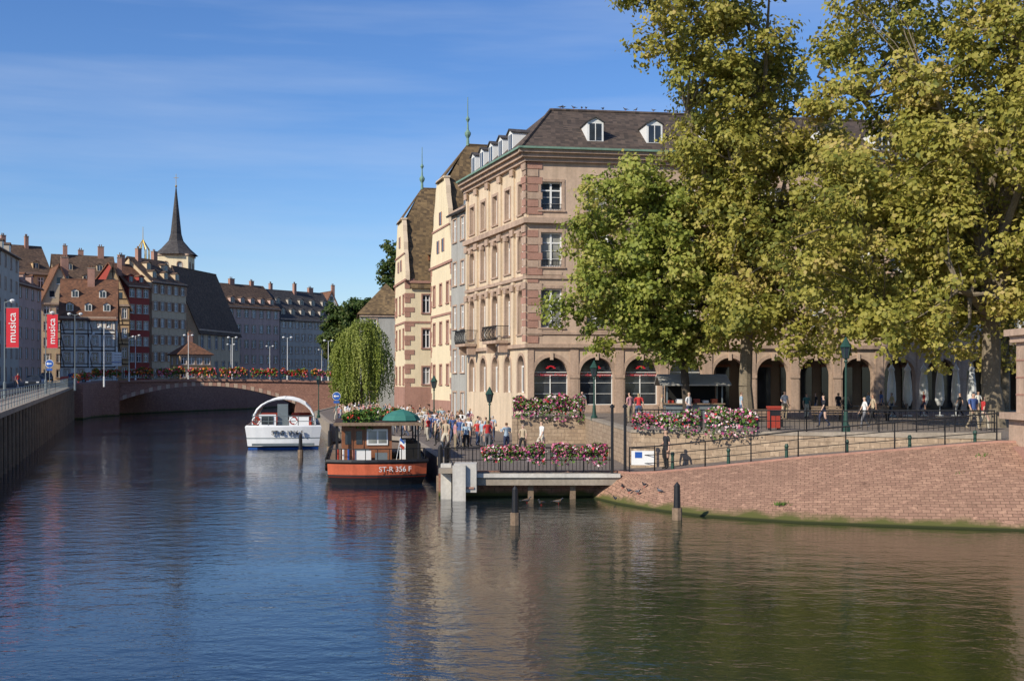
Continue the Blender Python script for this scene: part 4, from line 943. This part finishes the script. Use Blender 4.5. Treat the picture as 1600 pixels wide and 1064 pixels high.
b=B('white_tour_boat'); f=F((-17.2,91.5),(.985,.17)); o=outline(2.75,22,.35)
r=hull(b,f,o,[(-.4,.9,BLUEP),(.1,.95,BLACKP),(.2,.96,BOATW),(.75,.985,GREYI),(.83,.985,BOATW),(1.65,1.03,BOATW),(1.75,1.0,BOATW)])
b.face([v-Vector((0,0,.25)) for v in r[-1]],GREYW,'deck')
f.box(b,-2.3,2.3,-.6,-.36,.25,.42,GREYI,'swim_step')
n=12
def arc(y,k,rr=1.0): a=math.pi*k/n; return (2.35*rr*math.cos(a)*-1,y,1.7+2.0*rr*math.sin(a)**.8)
for y in np.arange(3.0,18.1,2.5):
    for k in range(n):
        if y<17: f.quad(b,[arc(y,k),arc(y,k+1),arc(y+2.5,k+1),arc(y+2.5,k)],CGL,'canopy_glass')
        p,q=arc(y,k,1.01),arc(y,k+1,1.01); f.tube(b,p,q,.085 if y<3.1 else .04,.085 if y<3.1 else .04,BOATW,'canopy_frame')
for k in (0,3,6,9,12): f.tube(b,arc(3,k,1.01),arc(18,k,1.01),.04,.04,BOATW,'canopy_frame')
f.box(b,-1.9,-.6,2.6,2.9,1.5,2.5,BOATW,'helm'); f.box(b,.4,1.9,2.7,2.9,1.5,2.3,BOATW,'helm'); f.box(b,-1.7,-.8,2.55,2.6,1.75,2.35,GLASS,'helm'); f.box(b,-.5,.3,2.95,3.0,1.5,3.3,GREYI,'door')
for x in (-2.2,-1.1,0,1.1,2.2):
    f.tube(b,(x,.0,1.6),(x,.0,2.45),.03,.03,GREYI,'aft_rail')
for z in (2.05,2.45): f.tube(b,(-2.3,0,z),(2.3,0,z),.03,.03,GREYI,'aft_rail')
for s in (-2.3,2.3):
    f.tube(b,(s,0,2.45),(s,3,2.6),.03,.03,GREYI,'aft_rail'); f.tube(b,(s,1.5,1.6),(s,1.5,2.5),.03,.03,GREYI,'aft_rail')
for xx in (.75,-2.0):
    c=f.p(xx,-.08,2.1)
    for k in range(10):
        a=2*math.pi*k/10;a2=2*math.pi*(k+1)/10; b.tube(c+f.ex*.27*math.cos(a)+Vector((0,0,.27*math.sin(a))),c+f.ex*.27*math.cos(a2)+Vector((0,0,.27*math.sin(a2))),.06,.06,REDP if k%5<3 else WHITE,'lifebuoy',6,False)
for y in np.arange(4.5,17,1.2):
    for s in (-1.3,1.3): f.box(b,s-.8,s+.8,y,y+.1,1.5,2.3,REDP,'seats'); f.box(b,s-.8,s+.8,y-.45,y,1.5,1.85,REDP,'seats')
b.extra.append(text('ST-G 1316 F',f.p(.3,-.46,1.2),f.ex,(0,0,1),.46,BLACKP,ext=.06))
b.done()
# ================================================================ PEOPLE
def skin_template(name,arms,legs,head_fwd=0,fem=False):
    w=.16 if fem else .185
    V=[(0,0,.95,.125),(0,0,1.08,.105 if fem else .115),(0,0,1.27,.13),(0,.01,1.39,.10),(0,0,1.47,.052),(0,-.012-head_fwd,1.545,.066),(0,-.006-head_fwd,1.62,.088),(0,.005-head_fwd,1.69,.066)]
    E=[(0,1),(1,2),(2,3),(3,4),(4,5),(5,6),(6,7)]; hands=[]
    for s,(el,wr,ha) in zip((-1,1),arms):
        i=len(V); V+=[(s*w,.01,1.395,.058),(s*(w+.05+el[0]),el[1],el[2],.043),(s*(w+.05+wr[0]),wr[1],wr[2],.03),(s*(w+.05+ha[0]),ha[1],ha[2],.034)]; E+=[(3,i),(i,i+1),(i+1,i+2),(i+2,i+3)]
        hands.append((Vector(V[i+3][:3]),(Vector(V[i+3][:3])-Vector(V[i+2][:3])).normalized(),s))
    for s,(kn,an) in zip((-1,1),legs):
        i=len(V); V+=[(s*.09,0,.88,.098),(s*.1,kn[0],kn[1],.062),(s*.1,an[0],an[1],.04),(s*.115,an[0]-.15,max(.035,an[1]-.06),.036)]; E+=[(0,i),(i,i+1),(i+1,i+2),(i+2,i+3)]
    me=bpy.data.meshes.new(name); me.from_pydata([v[:3] for v in V],E,[]); ob=bpy.data.objects.new(name,me); COL.objects.link(ob)
    md=ob.modifiers.new('s','SKIN'); md.use_smooth_shade=True
    for i,v in enumerate(V):
        sv=me.skin_vertices[0].data[i]; sv.radius=(v[3],v[3]); sv.use_root=(i==0)
    sb=ob.modifiers.new('u','SUBSURF'); sb.levels=1;sb.render_levels=1
    bpy.context.view_layer.update(); dg=bpy.context.evaluated_depsgraph_get(); m2=bpy.data.meshes.new_from_object(ob.evaluated_get(dg))
    vs=[list(v.co) for v in m2.vertices]; fs=[tuple(p.vertices) for p in m2.polygons]
    bpy.data.objects.remove(ob)
    mi=[]
    for v in vs:
        if .85<v[2]<1.44: v[1]*=.85
        if 1.3<v[2]<1.44: v[0]*=1.08
        if fem and 0.45<v[2]<.9 : v[0]*=1.25; v[1]*=1.2
    for fc in fs:
        c=[sum(vs[i][k] for i in fc)/len(fc) for k in range(3)]
        ax=abs(c[0])
        if c[2]>1.45:
            if c[2]>1.665 or (c[1]>.01 and c[2]>1.53-(.1 if fem else 0)): mi.append(4)
            else: mi.append(3)
        elif ax>w+.015 and c[2]<1.2: mi.append(3)
        elif c[2]>.95 or (ax>.19 and c[2]>.9): mi.append(2)
        elif c[2]<.1: mi.append(0)
        else: mi.append(1)
    def add(pts,faces,m_):
        i=len(vs); vs.extend([list(p) for p in pts])
        for q in faces: fs.append(tuple(i+k for k in q)); mi.append(m_)
    def tb(p,q,r0,r1,m_,n=5):
        p=Vector(p);q=Vector(q);d=(q-p).normalized();a=d.cross(Vector((0.3,.2,1))).normalized();c=d.cross(a)
        pts=[p+(a*math.cos(2*math.pi*k/n)+c*math.sin(2*math.pi*k/n))*r0 for k in range(n)]+[q+(a*math.cos(2*math.pi*k/n)+c*math.sin(2*math.pi*k/n))*r1 for k in range(n)]
        add(pts,[(k,(k+1)%n,n+(k+1)%n,n+k) for k in range(n)]+[tuple(range(n,2*n))],m_)
    for h,d,s in hands:
        side=d.cross(Vector((1,0,0))).normalized()
        for k,l in enumerate((.06,.075,.07,.055)):
            a=h+side*(k-1.5)*.018+d*.02; m_=a+d*l*.55; tb(a,m_,.0095,.009,3); tb(m_,m_+d*l*.45+Vector((-s*.015,0,0)),.009,.007,3)
        a=h+side*-.03; tb(a-d*.02,a+d*.025+side*-.02,.011,.008,3)
    y=-.09-head_fwd
    add([(-.012,y+.005,1.60),(.012,y+.005,1.60),(0,y-.022,1.598),(0,y+.005,1.64)],[(0,1,2),(0,2,3),(1,3,2)],3)
    for s in (-1,1):
        add([(s*.032-.011,y-.001,1.628),(s*.032+.011,y-.001,1.628),(s*.032+.011,y-.001,1.638),(s*.032-.011,y-.001,1.638)],[(0,1,2,3)],0)
        add([(s*.088,-head_fwd,1.6),(s*.098,.015-head_fwd,1.62),(s*.088,.02-head_fwd,1.645)],[(0,1,2)],3)
    add([(-.02,y+.002,1.573),(.02,y+.002,1.573),(.015,y+.002,1.58),(-.015,y+.002,1.58)],[(0,1,2,3)],5)
    nm=bpy.data.meshes.new(name); nm.from_pydata(vs,[],fs)
    for k in range(6): nm.materials.append(None)
    nm.polygons.foreach_set('material_index',mi); nm.polygons.foreach_set('use_smooth',[True]*len(fs)); nm.update(); return nm
dn=((.02,.03,1.12),(.03,-.03,.88),(.03,-.05,.80)); bent=((.03,.04,1.13),(-.03,-.18,1.02),(-.1,-.22,1.03)); up=((.03,-.05,1.15),(-.02,-.22,1.28),(-.04,-.23,1.36)); bk=((.04,.08,1.13),(.02,.10,.90),(.0,.12,.84)); sw=((.02,-.08,1.14),(.02,-.2,.94),(.02,-.23,.87))
st_=((-.01,.5),(.03,.09)); wf=((-.16,.52),(-.2,.10)); wb=((.02,.5),(.28,.15))
TPL=[skin_template('p',(dn,dn),(st_,st_)),skin_template('p',(bent,dn),(st_,st_),fem=True),skin_template('p',(sw,bk),(wb,wf)),skin_template('p',(bk,sw),(wf,wb),fem=True),skin_template('p',(up,up),(st_,st_)),skin_template('p',(bent,bent),(st_,st_),.03)]
def pm(n,c): return M('cloth_'+n,c,.85,.12,6)
SHOE=pm('shoe',(.03,.025,.02)); TR=[pm('navy',(.03,.04,.08)),pm('jean',(.07,.1,.17)),pm('khaki',(.3,.24,.16)),pm('black',(.02,.02,.022)),pm('greyt',(.15,.15,.16)),pm('cream',(.5,.45,.36))]
SH=[pm('white',(.7,.69,.66)),pm('white2',(.6,.6,.62)),pm('red',(.45,.04,.04)),pm('pink',(.5,.25,.26)),pm('blue',(.06,.10,.25)),pm('lblue',(.33,.42,.5)),pm('beige',(.45,.36,.25)),pm('blk',(.025,.025,.03)),pm('teal',(.07,.17,.16)),pm('sand',(.45,.38,.22))]
SHW=[SH[0],SH[1],SH[6],SH[5],SH[0],SH[7],SH[4],SH[9],SH[3],SH[2],SH[1],SH[8],SH[3]]
SK=[pm('skin1',(.5,.31,.22)),pm('skin2',(.42,.25,.17)),pm('skin3',(.55,.36,.27))]; HR=[pm('hair1',(.05,.03,.02)),pm('hair2',(.13,.07,.035)),pm('hair3',(.35,.25,.13)),pm('hair4',(.4,.39,.38)),pm('hair5',(.02,.015,.012))]; LIP=pm('lip',(.35,.1,.09))
def person(x,y,z,rot=None,t=None,sh=None,tr=None,sc=None):
    o=bpy.data.objects.new('person',TPL[t if t is not None else R.choice((0,0,1,1,2,3,3,4,5,5))]); COL.objects.link(o)
    o.location=(x,y,z); o.rotation_euler=(0,0,rot if rot is not None else R.uniform(0,6.28)); s=sc or R.uniform(.92,1.06); o.scale=(s*R.uniform(1,1.15),s*R.uniform(1,1.15),s)
    for k,m_ in enumerate((SHOE,tr or R.choice(TR),sh or R.choice(SHW),R.choice(SK),R.choice(HR),LIP)): o.material_slots[k].link='OBJECT'; o.material_slots[k].material=m_
done=[]
def edge(y):
    for a,c in zip(QE,QE[1:]):
        if a[1]<=y<=c[1]: return a[0]+(c[0]-a[0])*(y-a[1])/(c[1]-a[1])
k=0
while len(done)<175 and k<9000:
    k+=1; y=69+64*R.random()**1.05; xl=edge(y)+1.0; xr=min(-2.0,1.2-.33*(y-90))-1.0
    if y<80: xr=-1.2
    if xr<xl+.5: continue
    x=xr-(xr-xl)*R.random()**.9
    if any((x-a)**2+(y-c)**2<.34 for a,c in done): continue
    done.append((x,y)); person(x,y,QZ)
for x,y,t_,sh in ((21.2,79,2,7),(21.8,79.4,3,6),(23.0,78.5,2,5),(24.6,81,3,4),(25.3,81,2,9),(27.1,80,3,2),(29.4,79.8,2,7),(30.6,79.8,3,0),(31.6,80,2,1),(18.9,78,0,8),(17.6,79,1,3),(20.0,80,1,7),(20.5,80.2,0,4),(19.6,66,2,6),(15.9,62,3,7),(17.4,60,2,0),(22.0,58,2,4),(22.6,58.3,3,2),(16.6,74,1,1),(13.2,70,0,5)): person(x,y,2.7,R.choice((1.57,-1.57,.4)),t_,SH[sh])
person(4.5,78.0,2.7,.2,0,SH[5],TR[0]); person(10.4,78.6,2.7,0,5,SH[2]); person(11.3,78.6,2.7,.2,0,SH[0])
person(6.7,52.9,1.22,-1.2,1,SH[7],TR[3],1.0)
person(7.4,71,2.7);person(8.7,70.5,2.7);person(9.6,66,2.7);person(6.6,68,2.7);person(-.3,66,1.1,sh=SH[5]);person(.6,66.4,1.1,sh=SH[6]);person(1.6,65.5,1.1,sh=SH[0])
for x,y,z in ((-58.5,144,4.3),(-59.1,144.6,4.3),(-60,141,4.3),(-64,176,4.7),(-55,183.5,5.35),(-47,186,5.42),(-40,188,5.42),(-38.8,188.2,5.42),(-33,190,5.3),(-44,187,5.42)): person(x,y,z)
# ================================================================ BIRDS
def birdmesh(nm,cols):
    b=B(nm); rings=[]
    for y,z,rx,rz in ((.17,.13,.012,.008),(.12,.135,.03,.022),(.05,.13,.05,.045),(-.02,.13,.055,.055),(-.08,.15,.045,.05),(-.11,.19,.026,.03),(-.125,.22,.028,.028),(-.15,.222,.016,.016),(-.175,.215,.004,.004)):
        rings.append([(rx*math.cos(2*math.pi*k/8),y,z+rz*math.sin(2*math.pi*k/8)) for k in range(8)])
    for i,(a,c) in enumerate(zip(rings,rings[1:])):
        for k in range(8): b.face([a[k],a[(k+1)%8],c[(k+1)%8],c[k]],cols[0] if i<4 else cols[1])
    for s in (-1,1):
        b.face([(s*.054,-.05,.17),(s*.06,-.03,.12),(s*.045,.13,.13),(s*.02,.16,.15)],cols[1]); b.tube((s*.02,-.01,.08),(s*.02,-.015,.0),.006,.005,FRED,n=4); b.tube((s*.02,-.015,.004),(s*.02,-.05,.004),.006,.003,FRED,n=4)
    b.face([(-.03,.15,.135),(.03,.15,.135),(.035,.25,.12),(-.035,.25,.12)],cols[1])
    o=b.done(smooth=True); me=o.data; bpy.data.objects.remove(o); return me
PG=M('pigeon_grey',(.16,.17,.19),.7,.2,20); PGD=M('pigeon_dark',(.06,.06,.07),.7,.2,20); DK=M('duck_brown',(.14,.09,.05),.8,.3,20)
PME=birdmesh('pigeon',(PG,PGD)); DME=birdmesh('duck',(DK,PGD))
def bird(p,me=PME,s=1.0,nm='pigeon'):
    o=bpy.data.objects.new(nm,me); COL.objects.link(o); o.location=p; o.rotation_euler=(0,0,R.uniform(0,6.28)); o.scale=(s,s,s)
for k in range(17):
    t_=R.random()*.32; bird(fA.p(2.9+t_*43,6.3,26.72),s=1.25)
def embz(x,y):
    best=None
    for i in range(len(TOE)-1):
        for u in np.linspace(0,1,9):
            for v in np.linspace(0,1,25):
                a=Vector((*TOE[i],-.25)).lerp(Vector((*TOE[i+1],-.25)),u); c=Vector(TOP[i]).lerp(Vector(TOP[i+1]),u); q=a.lerp(c,v); q.z+=.18*math.sin(math.pi*v); d=(q.x-x)**2+(q.y-y)**2
                if best is None or d<best[0]: best=(d,q.z)
    return best[1]
for x,y in ((4.3,50.4),(4.8,49.8),(5.1,49.3),(5.4,49.6),(4.6,50.6),(5.9,48.6)): bird((x,y,embz(x,y)))
for x,y in ((1.2,49.5),(1.9,50),(.6,50.4)): bird((x,y,-.06),DME,1.3,'duck')
for x,y,n_ in ((9.9,44.6,70),(16.5,44.5,25),(17.6,45.3,40)): tuft(x,y,embz(x,y)-.02,n_,.14)
# ================================================================ SUN / SKY / CAMERA
S=Vector((-.70,-.71,0)).normalized(); el=math.radians(32); S=Vector((S.x*math.cos(el),S.y*math.cos(el),math.sin(el)))
ld=bpy.data.lights.new('sun','SUN'); ld.energy=5.0; ld.angle=math.radians(.5); ld.color=(1,.92,.77); lo=bpy.data.objects.new('sun',ld); COL.objects.link(lo); lo.rotation_euler=(-S).to_track_quat('-Z','Y').to_euler(); lo.location=(-50,-50,60)
w=bpy.data.worlds.new('World'); scn.world=w; w.use_nodes=True; t=w.node_tree; bg=t.nodes['Background']; sky=t.nodes.new('ShaderNodeTexSky'); sky.sky_type='NISHITA'; sky.sun_disc=False; sky.sun_elevation=el; sky.sun_rotation=math.atan2(S.x,S.y)%(2*math.pi); sky.air_density=1.0; sky.dust_density=.3; sky.ozone_density=5.0; sky.altitude=200
hs=t.nodes.new('ShaderNodeHueSaturation'); hs.inputs['Saturation'].default_value=1.16; hs.inputs['Hue'].default_value=.51; t.links.new(sky.outputs[0],hs.inputs['Color'])
tc=t.nodes.new('ShaderNodeTexCoord'); mp=t.nodes.new('ShaderNodeMapping'); mp.inputs['Scale'].default_value=(1.6,1.6,16); mp.inputs['Rotation'].default_value=(.06,.10,0); t.links.new(tc.outputs['Generated'],mp.inputs[0])
cf=contrast(t,noise(t,mp.outputs[0],1.4,5,.55),.44,.85)
mm=t.nodes.new('ShaderNodeMath'); mm.operation='MULTIPLY'; mm.inputs[1].default_value=.36; t.links.new(cf,mm.inputs[0])
c=mixc(t,mm.outputs[0],hs.outputs[0],(4.3,5.0,6.3))
t.links.new(c,bg.inputs[0]); bg.inputs[1].default_value=.14
cam=bpy.data.cameras.new('camera'); co=bpy.data.objects.new('camera',cam); COL.objects.link(co); co.location=(0,0,5); co.rotation_euler=(math.radians(90),0,0); cam.sensor_width=36; cam.lens=42.75; cam.shift_y=.0406; cam.clip_end=6000; cam.clip_start=.1
scn.camera=co
scn.view_settings.view_transform='Standard'; scn.view_settings.look='None'; scn.view_settings.exposure=0
